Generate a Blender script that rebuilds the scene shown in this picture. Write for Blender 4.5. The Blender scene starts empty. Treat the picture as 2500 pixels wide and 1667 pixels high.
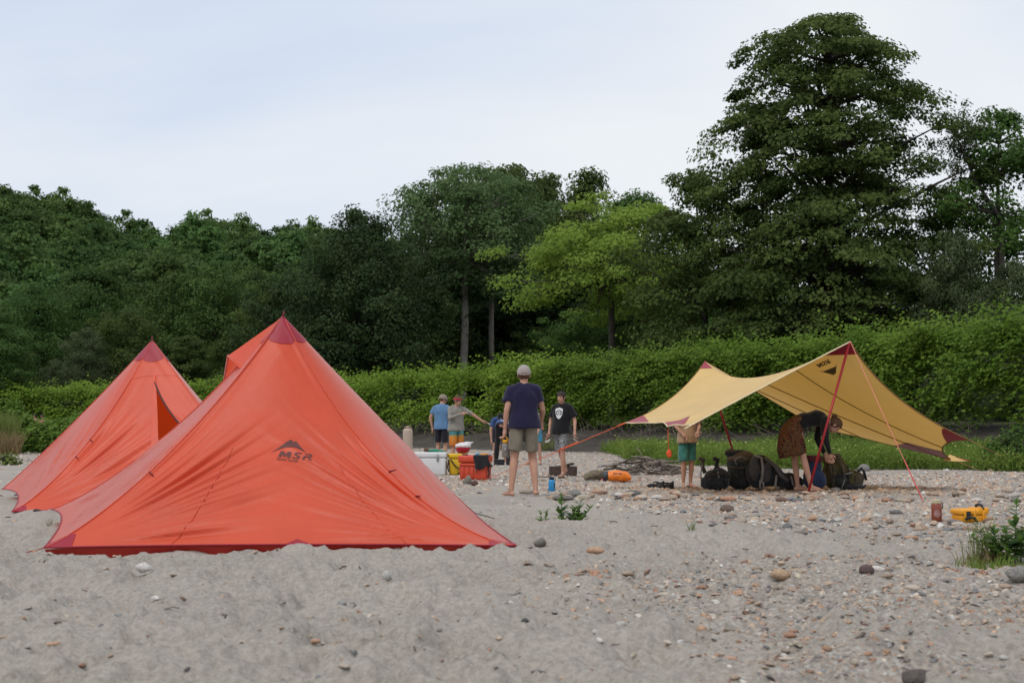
import bpy, bmesh, math, random
import numpy as np
from mathutils import Vector, Matrix, Euler
from mathutils.bvhtree import BVHTree
R = math.radians
SC = bpy.context.scene
COL = SC.collection

# ------------------------------------------------------------------ camera
CAM_H = 0.80
F_PX, CX, CY, HORIZON = 3472.2, 1250.0, 833.5, 1052.0
PITCH = math.atan((HORIZON - CY) / F_PX)
cd = bpy.data.cameras.new('camera'); cam = bpy.data.objects.new('camera', cd); COL.objects.link(cam)
cd.lens = 50; cd.sensor_width = 36; cd.clip_end = 5000; cd.clip_start = 0.05
cam.location = (0, 0, CAM_H); cam.rotation_euler = (R(90) + PITCH, 0, 0)
cd.dof.use_dof = True; cd.dof.focus_distance = 17.0; cd.dof.aperture_fstop = 5.6
SC.camera = cam

# ------------------------------------------------------------------ world, sun, exposure
SUN_EL, SUN_AZ = R(58), R(215)      # high, behind the camera and to the left
w = bpy.data.worlds.new('World'); SC.world = w; w.use_nodes = True
nt = w.node_tree; N = nt.nodes; L = nt.links
for n in list(N): N.remove(n)
out = N.new('ShaderNodeOutputWorld')
sky = N.new('ShaderNodeTexSky'); sky.sky_type = 'NISHITA'; sky.sun_disc = False
sky.sun_elevation = SUN_EL; sky.sun_rotation = SUN_AZ; sky.dust_density = 2.0
bg1 = N.new('ShaderNodeBackground'); bg1.inputs[1].default_value = 0.085
L.new(sky.outputs[0], bg1.inputs[0])
tc = N.new('ShaderNodeTexCoord'); mp = N.new('ShaderNodeMapping'); mp.inputs['Scale'].default_value = (1, 1, 2.6)
mp.inputs['Location'].default_value = (2.1, 0.4, 0.45)
L.new(tc.outputs['Generated'], mp.inputs[0])
no = N.new('ShaderNodeTexNoise'); no.inputs['Scale'].default_value = 1.5; no.inputs['Detail'].default_value = 5; no.inputs['Roughness'].default_value = 0.5
no.inputs['Distortion'].default_value = 0.4
L.new(mp.outputs[0], no.inputs['Vector'])
cr = N.new('ShaderNodeValToRGB')
cr.color_ramp.elements[0].position = 0.36; cr.color_ramp.elements[0].color = (0.60, 0.685, 0.83, 1)
cr.color_ramp.elements[1].position = 0.60; cr.color_ramp.elements[1].color = (0.82, 0.845, 0.875, 1)
L.new(no.outputs[0], cr.inputs[0])
bg2 = N.new('ShaderNodeBackground'); bg2.inputs[1].default_value = 1.12
L.new(cr.outputs[0], bg2.inputs[0])
mixw = N.new('ShaderNodeMixShader'); mixw.inputs[0].default_value = 0.90
L.new(bg1.outputs[0], mixw.inputs[1]); L.new(bg2.outputs[0], mixw.inputs[2]); L.new(mixw.outputs[0], out.inputs[0])

sl = bpy.data.lights.new('sun', 'SUN'); sl.energy = 1.4; sl.angle = R(24); sl.color = (1.0, 0.96, 0.90)
so = bpy.data.objects.new('sun', sl); COL.objects.link(so)
_d = Vector((math.sin(SUN_AZ) * math.cos(SUN_EL), math.cos(SUN_AZ) * math.cos(SUN_EL), math.sin(SUN_EL)))
so.rotation_euler = _d.to_track_quat('Z', 'Y').to_euler(); so.location = (-20, -20, 40)
SC.view_settings.view_transform = 'Standard'; SC.view_settings.look = 'None'
SC.view_settings.exposure = 0.0; SC.view_settings.gamma = 1.0
SC.cycles.use_denoising = True; SC.cycles.max_bounces = 7; SC.cycles.diffuse_bounces = 4
SC.cycles.transmission_bounces = 4; SC.cycles.transparent_max_bounces = 8; SC.cycles.caustics_reflective = False
SC.cycles.caustics_refractive = False
SC.render.film_transparent = False

# ------------------------------------------------------------------ photo pixel helpers
_cp, _sp = math.cos(PITCH), math.sin(PITCH)
def ray(px, py):
    u = (px - CX) / F_PX; v = (CY - py) / F_PX
    return Vector((u, _cp - v * _sp, _sp + v * _cp))
def at(px, py, Y):
    d = ray(px, py); return Vector((0, 0, CAM_H)) + d * (Y / d.y)
def gp(px, py, z=0.0):
    d = ray(px, py); return Vector((0, 0, CAM_H)) + d * ((z - CAM_H) / d.z)

# ------------------------------------------------------------------ numpy noise
def _hash(i, j, k, seed):
    h = (i * 374761393 + j * 668265263 + k * 2147483647 + seed * 1274126177) & 0xFFFFFFFF
    h = ((h ^ (h >> 13)) * 1274126177) & 0xFFFFFFFF
    return ((h ^ (h >> 16)) & 0xFFFF) / 65535.0
def noise3(x, y, z, seed=0):
    x, y, z = np.broadcast_arrays(np.asarray(x, float), np.asarray(y, float), np.asarray(z, float))
    xi, yi, zi = np.floor(x).astype(np.int64), np.floor(y).astype(np.int64), np.floor(z).astype(np.int64)
    fx, fy, fz = x - xi, y - yi, z - zi
    fx = fx * fx * (3 - 2 * fx); fy = fy * fy * (3 - 2 * fy); fz = fz * fz * (3 - 2 * fz)
    r = 0
    for a in (0, 1):
        for b in (0, 1):
            for c in (0, 1):
                wgt = (fx if a else 1 - fx) * (fy if b else 1 - fy) * (fz if c else 1 - fz)
                r = r + wgt * _hash(xi + a, yi + b, zi + c, seed)
    return r
def noise2(x, y, seed=0):
    x = np.asarray(x, float); y = np.asarray(y, float)
    xi, yi = np.floor(x).astype(np.int64), np.floor(y).astype(np.int64)
    fx, fy = x - xi, y - yi
    fx = fx * fx * (3 - 2 * fx); fy = fy * fy * (3 - 2 * fy)
    z = np.zeros_like(xi)
    return ((1 - fx) * (1 - fy) * _hash(xi, yi, z, seed) + fx * (1 - fy) * _hash(xi + 1, yi, z, seed)
            + (1 - fx) * fy * _hash(xi, yi + 1, z, seed) + fx * fy * _hash(xi + 1, yi + 1, z, seed))
def fbm2(x, y, oct=4, seed=0):
    r = 0; a = 0.5
    for o in range(oct):
        r = r + a * (noise2(x * 2 ** o, y * 2 ** o, seed + o) - 0.5); a *= 0.5
    return r
def sstep(a, b, x):
    t = np.clip((np.asarray(x, float) - a) / (b - a), 0, 1); return t * t * (3 - 2 * t)

# ------------------------------------------------------------------ mesh helpers
def mesh_np(name, V, Fc, smooth=True, fcol=None, frnd=None, mat=None, vcol=None):
    """V (n,3); Fc (m,k) constant k; optional face colour (m,3), face scalar (m,), vertex colour (n,3)"""
    V = np.ascontiguousarray(V, np.float32); Fc = np.ascontiguousarray(Fc, np.int32)
    m = bpy.data.meshes.new(name); k = Fc.shape[1]
    m.vertices.add(len(V)); m.vertices.foreach_set('co', V.ravel())
    m.loops.add(Fc.size); m.loops.foreach_set('vertex_index', Fc.ravel())
    m.polygons.add(len(Fc)); m.polygons.foreach_set('loop_start', np.arange(0, Fc.size, k, dtype=np.int32))
    if fcol is not None:
        a = m.attributes.new('fcol', 'FLOAT_COLOR', 'FACE')
        c = np.ones((len(Fc), 4), np.float32); c[:, :3] = fcol; a.data.foreach_set('color', c.ravel())
    if vcol is not None:
        a = m.attributes.new('vcol', 'FLOAT_COLOR', 'POINT')
        c = np.ones((len(V), 4), np.float32); c[:, :3] = vcol; a.data.foreach_set('color', c.ravel())
    if frnd is not None:
        a = m.attributes.new('rnd', 'FLOAT', 'FACE'); a.data.foreach_set('value', np.ascontiguousarray(frnd, np.float32))
    m.update(calc_edges=True)
    if smooth: m.polygons.foreach_set('use_smooth', np.ones(len(Fc), bool))
    m.validate()
    if mat: m.materials.append(mat)
    return m
def link(name, mesh, parent=None, mat=None):
    o = bpy.data.objects.new(name, mesh); COL.objects.link(o)
    if parent is not None: o.parent = parent
    if mat is not None and mesh is not None:
        mesh.materials.clear(); mesh.materials.append(mat)
    return o
def tag(o, label=None, cat=None, group=None, kind=None):
    if label: o['label'] = label
    if cat: o['category'] = cat
    if group: o['group'] = group
    if kind: o['kind'] = kind
    return o
def thing(name, label, cat, loc=(0, 0, 0), rz=0.0, group=None):
    o = bpy.data.objects.new(name, None); COL.objects.link(o); o.empty_display_size = 0.1
    o.location = loc; o.rotation_euler = (0, 0, rz)
    return tag(o, label, cat, group)
def copy_tree(o, parent=None):
    c = o.copy(); COL.objects.link(c); c.parent = parent
    for ch in o.children: copy_tree(ch, c)
    return c

class MB:
    """collects polygons; build() links them as ONE mesh object"""
    def __init__(s): s.v = []; s.f = []
    def add(s, V, F):
        b = len(s.v); s.v.extend([tuple(p) for p in V]); s.f.extend([tuple(i + b for i in f) for f in F]); return s
    def box(s, c, h, M=None):
        pts = [Vector((c[0] + x * h[0], c[1] + y * h[1], c[2] + z * h[2])) for z in (-1, 1) for y in (-1, 1) for x in (-1, 1)]
        if M is not None: pts = [M @ p for p in pts]
        return s.add(pts, [(0, 2, 3, 1), (4, 5, 7, 6), (0, 1, 5, 4), (2, 6, 7, 3), (0, 4, 6, 2), (1, 3, 7, 5)])
    def tube(s, P, r, n=8, caps=True):
        P = [Vector(p) for p in P]
        if not hasattr(r, '__len__'): r = [r] * len(P)
        V = []; up = Vector((0, 0, 1)); prev = None
        for i, p in enumerate(P):
            t = (P[min(i + 1, len(P) - 1)] - P[max(i - 1, 0)])
            t = t.normalized() if t.length > 1e-9 else Vector((0, 0, 1))
            if prev is None:
                a = t.cross(up if abs(t.z) < 0.9 else Vector((1, 0, 0))).normalized()
            else:
                a = (prev - t * prev.dot(t)).normalized()
            prev = a; b = t.cross(a)
            for k in range(n):
                an = 2 * math.pi * k / n; V.append(p + (a * math.cos(an) + b * math.sin(an)) * r[i])
        F = []
        for i in range(len(P) - 1):
            for k in range(n):
                k2 = (k + 1) % n; F.append((i * n + k, i * n + k2, (i + 1) * n + k2, (i + 1) * n + k))
        if caps:
            F.append(tuple(range(n - 1, -1, -1))); F.append(tuple((len(P) - 1) * n + k for k in range(n)))
        return s.add(V, F)
    def loft(s, rings, caps=True):
        n = len(rings[0]); V = [p for r in rings for p in r]; F = []
        for i in range(len(rings) - 1):
            for k in range(n):
                k2 = (k + 1) % n; F.append((i * n + k, i * n + k2, (i + 1) * n + k2, (i + 1) * n + k))
        if caps:
            F.append(tuple(range(n - 1, -1, -1))); F.append(tuple((len(rings) - 1) * n + k for k in range(n)))
        return s.add(V, F)
    def lathe(s, prof, n=20, c=(0, 0, 0)):
        rings = [[Vector((c[0] + r * math.cos(2 * math.pi * k / n), c[1] + r * math.sin(2 * math.pi * k / n), c[2] + z)) for k in range(n)] for r, z in prof]
        return s.loft(rings)
    def ellipsoid(s, c, r, n=14, m=9, M=None):
        rings = []
        for i in range(1, m):
            th = math.pi * i / m
            rings.append([Vector((r[0] * math.sin(th) * math.cos(2 * math.pi * k / n), r[1] * math.sin(th) * math.sin(2 * math.pi * k / n), -r[2] * math.cos(th))) for k in range(n)])
        rings = [[(M @ p if M is not None else p) + Vector(c) for p in rg] for rg in rings]
        return s.loft(rings)
    def capsule(s, a, b, ra, rb, n=12):
        a = Vector(a); b = Vector(b); d = b - a; ln = max(d.length, 1e-6); d /= ln
        P = []; rr = []
        for k in range(4): an = math.pi / 2 * (1 - k / 3.0); P.append(a - d * ra * math.sin(an)); rr.append(max(ra * math.cos(an), ra * 0.05))
        for k in range(4): an = math.pi / 2 * (k / 3.0); P.append(b + d * rb * math.sin(an)); rr.append(max(rb * math.cos(an), rb * 0.05))
        return s.tube(P, rr, n)
    def mesh(s, name, smooth=True, mat=None):
        m = bpy.data.meshes.new(name); m.from_pydata(s.v, [], s.f); m.update()
        bm = bmesh.new(); bm.from_mesh(m); bmesh.ops.recalc_face_normals(bm, faces=bm.faces); bm.to_mesh(m); bm.free()
        if smooth: m.polygons.foreach_set('use_smooth', np.ones(len(m.polygons), bool))
        if mat: m.materials.append(mat)
        return m
    def build(s, name, mat, parent=None, smooth=True):
        return link(name, s.mesh(name, smooth, mat), parent)

def rbox_mesh(name, size, bevel=0.02, seg=3, taper=1.0, mat=None):
    """rounded box resting on z=0"""
    bm = bmesh.new(); bmesh.ops.create_cube(bm, size=1.0)
    for v in bm.verts:
        k = 1.0 if v.co.z > 0 else taper
        v.co = Vector((v.co.x * size[0] * k, v.co.y * size[1] * k, (v.co.z + 0.5) * size[2]))
    bmesh.ops.bevel(bm, geom=list(bm.edges), offset=bevel, segments=seg, affect='EDGES', profile=0.5)
    m = bpy.data.meshes.new(name); bm.to_mesh(m); bm.free()
    m.polygons.foreach_set('use_smooth', np.ones(len(m.polygons), bool))
    if mat: m.materials.append(mat)
    return m
def rbox(name, c, size, mat, parent, bevel=0.02, seg=3, taper=1.0, rot=(0, 0, 0)):
    o = link(name, rbox_mesh(name, size, bevel, seg, taper, mat), parent); o.location = c; o.rotation_euler = rot
    return o
def remesh(name, mb, voxel=0.012, smooth_it=6, mat=None, noise_amp=0.0, noise_scale=9.0, nz=1.0, seed=0):
    """overlapping closed shapes -> one continuous skin"""
    o = mb.build(name + '_src', None); o.data.materials.clear()
    md = o.modifiers.new('r', 'REMESH'); md.mode = 'VOXEL'; md.voxel_size = voxel; md.use_smooth_shade = True
    if smooth_it:
        sm = o.modifiers.new('s', 'SMOOTH'); sm.factor = 0.5; sm.iterations = smooth_it
    bpy.context.view_layer.update()
    dg = bpy.context.evaluated_depsgraph_get()
    m = bpy.data.meshes.new_from_object(o.evaluated_get(dg)); m.name = name
    old = o.data; bpy.data.objects.remove(o); bpy.data.meshes.remove(old)
    if noise_amp:
        n = len(m.vertices); co = np.empty(n * 3, np.float32); m.vertices.foreach_get('co', co); co = co.reshape(-1, 3)
        no_ = np.empty(n * 3, np.float32); m.vertex_normals.foreach_get('vector', no_); no_ = no_.reshape(-1, 3)
        q = co * noise_scale
        h = (noise3(q[:, 0], q[:, 1], q[:, 2] * nz, seed) - 0.5) + 0.5 * (noise3(q[:, 0] * 2.3, q[:, 1] * 2.3, q[:, 2] * 2.3 * nz, seed + 3) - 0.5)
        co = co + no_ * (h * noise_amp)[:, None]
        m.vertices.foreach_set('co', co.astype(np.float32).ravel()); m.update()
    m.polygons.foreach_set('use_smooth', np.ones(len(m.polygons), bool))
    m.materials.clear()
    if mat: m.materials.append(mat)
    return m

# ------------------------------------------------------------------ materials
MATS = {}
def nodemat(name):
    m = bpy.data.materials.new(name); m.use_nodes = True; t = m.node_tree
    return m, t.nodes, t.links, t.nodes['Principled BSDF'], t.nodes['Material Output']
def mat(name, col, rough=0.6, var=0.15, scale=6.0, bump=0.0, bscale=40.0, metal=0.0, spec=0.4, trans=0.0, tcol=None, sheen=0.0, detail=4):
    if name in MATS: return MATS[name]
    m, n, l, b, o = nodemat(name)
    t = n.new('ShaderNodeTexCoord'); nz = n.new('ShaderNodeTexNoise'); nz.inputs['Scale'].default_value = scale; nz.inputs['Detail'].default_value = detail
    l.new(t.outputs['Object'], nz.inputs['Vector'])
    r = n.new('ShaderNodeValToRGB'); r.color_ramp.elements[0].position = 0.3; r.color_ramp.elements[1].position = 0.7
    r.color_ramp.elements[0].color = tuple(c * (1 - var) for c in col) + (1,)
    r.color_ramp.elements[1].color = tuple(min(c * (1 + var), 1) for c in col) + (1,)
    l.new(nz.outputs[0], r.inputs[0]); l.new(r.outputs[0], b.inputs['Base Color'])
    b.inputs['Roughness'].default_value = rough; b.inputs['Metallic'].default_value = metal
    b.inputs['Specular IOR Level'].default_value = spec
    if sheen: b.inputs['Sheen Weight'].default_value = sheen
    if bump:
        nb = n.new('ShaderNodeTexNoise'); nb.inputs['Scale'].default_value = bscale; nb.inputs['Detail'].default_value = 3
        l.new(t.outputs['Object'], nb.inputs['Vector'])
        bp = n.new('ShaderNodeBump'); bp.inputs['Strength'].default_value = bump; bp.inputs['Distance'].default_value = 0.02
        l.new(nb.outputs[0], bp.inputs['Height']); l.new(bp.outputs[0], b.inputs['Normal'])
    if trans:
        tr = n.new('ShaderNodeBsdfTranslucent'); tr.inputs[0].default_value = tuple(tcol or col) + (1,)
        mx = n.new('ShaderNodeMixShader'); mx.inputs[0].default_value = trans
        l.new(b.outputs[0], mx.inputs[1]); l.new(tr.outputs[0], mx.inputs[2]); l.new(mx.outputs[0], o.inputs['Surface'])
    MATS[name] = m; return m
def leafmat(name, c0, c1, trans=0.3, rough=0.62, spec=0.10, objvar=0.0):
    """c0..c1 spread leaf by leaf with the face attribute rnd"""
    if name in MATS: return MATS[name]
    m, n, l, b, o = nodemat(name)
    a = n.new('ShaderNodeAttribute'); a.attribute_name = 'rnd'
    r = n.new('ShaderNodeValToRGB'); r.color_ramp.elements[0].color = tuple(c0) + (1,); r.color_ramp.elements[1].color = tuple(c1) + (1,)
    l.new(a.outputs['Fac'], r.inputs[0]); src = r.outputs[0]
    if objvar:
        oi = n.new('ShaderNodeObjectInfo'); hs = n.new('ShaderNodeHueSaturation')
        mr = n.new('ShaderNodeMapRange'); mr.inputs[3].default_value = 1 - objvar; mr.inputs[4].default_value = 1 + objvar
        l.new(oi.outputs['Random'], mr.inputs[0]); l.new(mr.outputs[0], hs.inputs['Value'])
        mr2 = n.new('ShaderNodeMapRange'); mr2.inputs[3].default_value = 0.488; mr2.inputs[4].default_value = 0.515
        ml = n.new('ShaderNodeMath'); ml.operation = 'FRACT'; mm = n.new('ShaderNodeMath'); mm.operation = 'MULTIPLY'; mm.inputs[1].default_value = 7.31
        l.new(oi.outputs['Random'], mm.inputs[0]); l.new(mm.outputs[0], ml.inputs[0]); l.new(ml.outputs[0], mr2.inputs[0]); l.new(mr2.outputs[0], hs.inputs['Hue'])
        l.new(src, hs.inputs['Color']); src = hs.outputs[0]
    l.new(src, b.inputs['Base Color']); b.inputs['Roughness'].default_value = rough; b.inputs['Specular IOR Level'].default_value = spec
    tr = n.new('ShaderNodeBsdfTranslucent'); l.new(src, tr.inputs[0])
    mx = n.new('ShaderNodeMixShader'); mx.inputs[0].default_value = trans
    l.new(b.outputs[0], mx.inputs[1]); l.new(tr.outputs[0], mx.inputs[2]); l.new(mx.outputs[0], o.inputs['Surface'])
    MATS[name] = m; return m
# ================================================================== terrain
BANK = np.array([(-140., 118.), (-60., 108.), (-34., 99.), (-16., 92.), (-9.2, 82.), (0., 69.), (6.8, 59.), (11., 50.), (14.4, 42.), (18., 30.), (22., 12.), (24., -30.)])
def bank_s(x, y):
    """signed distance to the bank line, + = behind it (away from the camp)"""
    x = np.asarray(x, float); y = np.asarray(y, float); best = np.full(x.shape, 1e9); sg = np.ones(x.shape)
    for (ax, ay), (bx, by) in zip(BANK[:-1], BANK[1:]):
        dx, dy = bx - ax, by - ay; t = np.clip(((x - ax) * dx + (y - ay) * dy) / (dx * dx + dy * dy), 0, 1)
        qx, qy = x - ax - t * dx, y - ay - t * dy; d = np.hypot(qx, qy)
        s = np.where(dx * qy - dy * qx > 0, 1.0, -1.0); m = d < best
        best = np.where(m, d, best); sg = np.where(m, s, sg)
    return best * sg
HR = np.array([-0.60, -0.36, -0.30, -0.262, -0.235, -0.205, -0.14, -0.06, 0.1, 0.5])
HZ = np.array([60., 48., 41., 34.5, 36., 38., 35.5, 30., 26., 24.])
def gz(x, y, fine=True):
    x = np.asarray(x, float); y = np.asarray(y, float)
    d = np.hypot(x, y); s = bank_s(x, y)
    z = 0.05 * (noise2(x / 3.1, y / 3.1, 5) - 0.5) * sstep(2, 8, d) * (1 - 0.5 * sstep(20, 60, d))
    z = z + 0.10 * np.exp(-((x + 4.2) ** 2 / 9 + (y - 15.2) ** 2 / 6))         # the sand rises under the far tent
    z = z - 0.05 * np.exp(-((x - 2.6) ** 2 / 2 + (y - 21.9) ** 2 / 1.2))
    z = z - 0.05 * np.exp(-((x + 2.6) ** 2 / 0.6 + (y - 9.25) ** 2 / 0.10))     # hollow under the near tent's hem
    wl = 1 - sstep(-34, -14, x)
    z = z + (1.05 + 0.3 * (noise2(x / 5, y / 5, 9) - .5)) * sstep(-5.0 - 22 * wl, 1.2, s + 1.6 * (noise2(x / 2.2, y / 2.2, 17) - .5)) + 0.02 * np.clip(s, 0, 60)
    r = x / np.maximum(y, 30.0)
    hill = np.interp(r, HR, HZ) * sstep(0.0, 1.0, (y - 128) / 250.0) ** 0.85
    z = z + np.where(y > 0, hill, 0)
    if fine:
        fo = (1 - sstep(9, 17, d)) * .88 + .12 * (1 - sstep(17, 40, d)); gr = gravel(x, y)
        fo = fo * (1 - .6 * np.exp(-((y - 9.55) / .28) ** 2) * sstep(-4, -3.3, x) * (1 - sstep(.1, .6, x)))
        b = fbm2(x * 2.6 + 0.6 * noise2(x * 3, y * 3, 3), y * 3.2, 4, 21)
        rg = np.abs(fbm2(x * 4.4, y * 4.4, 3, 31)) * 2
        z = z + fo * (1 - 0.45 * gr) * (0.21 * b - 0.17 * rg + 0.060) + fo * (1 - .5 * gr) * 0.075 * (fbm2(x * 11, y * 9, 3, 41) - .6 * np.abs(fbm2(x * 15, y * 13, 2, 43)))
        # trodden hollows
        cx_, cy_ = np.floor(x / 0.42), np.floor(y / 0.5)
        hx = (cx_ + 0.25 + 0.5 * _hash(cx_.astype(np.int64), cy_.astype(np.int64), np.zeros(x.shape, np.int64), 77)) * 0.42
        hy = (cy_ + 0.25 + 0.5 * _hash(cx_.astype(np.int64), cy_.astype(np.int64), np.ones(x.shape, np.int64), 78)) * 0.5
        on = _hash(cx_.astype(np.int64), cy_.astype(np.int64), np.full(x.shape, 2, np.int64), 79) > 0.35
        z = z - on * fo * (1 - gr) * 0.060 * np.exp(-(((x - hx) / 0.075) ** 2 + ((y - hy) / 0.10) ** 2))
    return z
def gravel(x, y):
    """0 sand .. 1 gravel"""
    x = np.asarray(x, float); y = np.asarray(y, float); r = x / np.maximum(y, 1.0)
    edge = np.interp(r, [-.5, -.2, -.06, 0, .05, .1, .2, .36], [40, 26, 19.5, 18.5, 16.3, 14.3, 11.8, 10.4])
    n = noise2(x * 0.9, y * 0.5, 51) - 0.5
    g = sstep(-1.6, 1.8, y - edge + 5 * n)
    blob = np.exp(-((x - 1.35) / 1.25) ** 2 - ((y - 7.0) / 1.7) ** 2) + 0.8 * np.exp(-((x - 1.2) / 0.5) ** 2 - ((y - 4.7) / 0.35) ** 2) + 0.6 * np.exp(-((x - 2.5) / .8) ** 2 - ((y - 7.6) / 1.2) ** 2)
    g = np.maximum(g, np.clip(blob * 1.1 + 0.9 * (noise2(x * 2.2, y * 1.4, 61) - 0.5), 0, 1) * sstep(0.1, 0.5, blob))
    return np.clip(g, 0, 1)
def gz1(x, y): return float(gz(np.array([float(x)]), np.array([float(y)]))[0])
def on_ground(px, py, dz=0.0):
    p = gp(px, py); z = 0.0
    for _ in range(6):
        z = 0.6 * z + 0.4 * gz1(p.x, p.y); p = gp(px, py, z)
    p.z = gz1(p.x, p.y) + dz; return p

def ground_mat():
    m, n, l, b, o = nodemat('ground')
    a = n.new('ShaderNodeAttribute'); a.attribute_name = 'vcol'
    sp = n.new('ShaderNodeSeparateColor'); l.new(a.outputs['Color'], sp.inputs[0])
    t = n.new('ShaderNodeTexCoord')
    def nz(scale, det=4, ro=0.55):
        q = n.new('ShaderNodeTexNoise'); q.inputs['Scale'].default_value = scale; q.inputs['Detail'].default_value = det; q.inputs['Roughness'].default_value = ro
        l.new(t.outputs['Object'], q.inputs['Vector']); return q
    def ramp(src, p0, c0, p1, c1):
        r = n.new('ShaderNodeValToRGB'); e = r.color_ramp.elements; e[0].position = p0; e[1].position = p1; e[0].color = c0 + (1,); e[1].color = c1 + (1,)
        l.new(src, r.inputs[0]); return r.outputs[0]
    def mix(f, x, y, mode='MIX'):
        q = n.new('ShaderNodeMix'); q.data_type = 'RGBA'; q.blend_type = mode
        if isinstance(f, float): q.inputs[0].default_value = f
        else: l.new(f, q.inputs[0])
        l.new(x, q.inputs[6]); l.new(y, q.inputs[7]); return q.outputs[2]
    sand = ramp(nz(.55, 7, .6).outputs[0], 0.32, (0.265, 0.238, 0.202), 0.68, (0.475, 0.420, 0.362))
    sand = mix(0.55, sand, ramp(nz(38, 3, .7).outputs[0], 0.32, (0.17, 0.15, 0.128), 0.62, (0.48, 0.425, 0.365)))
    sand = mix(0.25, sand, ramp(nz(240, 2, .7).outputs[0], 0.3, (0.10, 0.09, 0.08), 0.7, (0.60, 0.55, 0.49)))
    sand = mix(ramp(nz(6.5, 5, .7).outputs[0], 0.60, (0., 0., 0.), 0.70, (.75, .75, .75)), sand, ramp(nz(60, 2).outputs[0], 0.4, (0.11, 0.095, 0.075), 0.6, (0.25, 0.21, 0.165)))
    vo = n.new('ShaderNodeTexVoronoi'); vo.inputs['Scale'].default_value = 60; l.new(t.outputs['Object'], vo.inputs['Vector'])
    vr = n.new('ShaderNodeSeparateColor'); l.new(vo.outputs['Color'], vr.inputs[0])
    gr = n.new('ShaderNodeValToRGB'); gr.color_ramp.interpolation = 'CONSTANT'
    el = gr.color_ramp.elements; el[0].position = 0; el[0].color = (0.17, 0.145, 0.12, 1); el[1].position = 0.25; el[1].color = (0.36, 0.30, 0.25, 1)
    for p, c in ((0.5, (0.17, 0.16, 0.155)), (0.62, (0.42, 0.37, 0.31)), (0.8, (0.30, 0.20, 0.15)), (0.9, (0.52, 0.49, 0.45))):
        e = el.new(p); e.color = c + (1,)
    l.new(vr.outputs[0], gr.inputs[0]); grav = mix(0.55, gr.outputs[0], sand)
    mud = ramp(nz(0.9, 7, .65).outputs[0], 0.35, (0.045, 0.038, 0.032), 0.68, (0.105, 0.090, 0.075))
    soil = ramp(nz(2.0, 6).outputs[0], 0.3, (0.03, 0.035, 0.016), 0.7, (0.06, 0.07, 0.028))
    c = mix(sp.outputs[0], sand, grav); c = mix(sp.outputs[1], c, mud); c = mix(sp.outputs[2], c, soil)
    l.new(c, b.inputs['Base Color']); b.inputs['Roughness'].default_value = 0.9; b.inputs['Specular IOR Level'].default_value = 0.2
    bp = n.new('ShaderNodeBump'); bp.inputs['Strength'].default_value = 0.7; bp.inputs['Distance'].default_value = 0.025
    l.new(nz(30, 6, .7).outputs[0], bp.inputs['Height'])
    b2 = n.new('ShaderNodeBump'); b2.inputs['Strength'].default_value = 0.5; b2.inputs['Distance'].default_value = 0.35
    bn = nz(1.6, 8, .7); ml = n.new('ShaderNodeMath'); ml.operation = 'MULTIPLY'; l.new(bn.outputs[0], ml.inputs[0]); l.new(sp.outputs[1], ml.inputs[1])
    l.new(ml.outputs[0], b2.inputs['Height']); l.new(bp.outputs[0], b2.inputs['Normal']); l.new(b2.outputs[0], b.inputs['Normal'])
    return m
def grass_mask(x, y):
    r = x / np.maximum(y, 1); s = bank_s(x, y)
    front = np.interp(r, [.055, .08, .12, .2, .27, .36], [60, 40, 34.5, 30.5, 29, 27.0]) + 4 * (noise2(x * .7, y * .5, 88) - .5)
    return (y > front) & (s < -2.6 - 2.5 * (r < .17)) & (r > .058)
rad = np.concatenate([np.geomspace(0.25, 3.4, 16)[:-1], np.geomspace(3.4, 42, 350)[:-1], np.geomspace(42, 130, 80)[:-1], np.geomspace(130, 420, 40)[:-1], np.geomspace(420, 2500, 14)])
ang = np.concatenate([np.linspace(-180, -50, 20)[:-1], np.linspace(-50, -25, 16)[:-1], np.linspace(-25, 25, 340)[:-1], np.linspace(25, 50, 16)[:-1], np.linspace(50, 180, 20)[:-1]])
A, Q = np.meshgrid(np.radians(ang), rad); GX, GY = Q * np.sin(A), Q * np.cos(A)
gx, gy = GX.ravel(), GY.ravel(); gzv = gz(gx, gy)
s_ = bank_s(gx, gy); gg = gravel(gx, gy)
mud = sstep(-7.5, -4.5, s_ + 2.2 * (noise2(gx / 3, gy / 3, 13) - .5)) * (1 - sstep(0.5, 2.5, s_))
mud = mud * sstep(-0.26, -0.17, gx / np.maximum(gy, 5))
soil = np.maximum(sstep(0.5, 2.5, s_), grass_mask(gx, gy) * 0.85)
soil = np.maximum(soil, sstep(-.24, -.29, gx / np.maximum(gy, 5)) * sstep(47, 53, gy))
nr, na = Q.shape
ii, jj = np.meshgrid(np.arange(nr - 1), np.arange(na), indexing='ij'); j2 = (jj + 1) % na
GF = np.stack([ii * na + jj, ii * na + j2, (ii + 1) * na + j2, (ii + 1) * na + jj], -1).reshape(-1, 4)[:, ::-1]
c_ = len(gx); gx2 = np.append(gx, 0); gy2 = np.append(gy, 0); gz2 = np.append(gzv, gzv[:na].mean())
VC = np.stack([np.append(gg, 0), np.append(mud, 0), np.append(soil, 0)], -1)
GROUND_MAT = ground_mat()
ground = link('ground', mesh_np('ground', np.stack([gx2, gy2, gz2], -1), GF, vcol=VC, mat=GROUND_MAT)); tag(ground, kind='structure')

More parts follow.
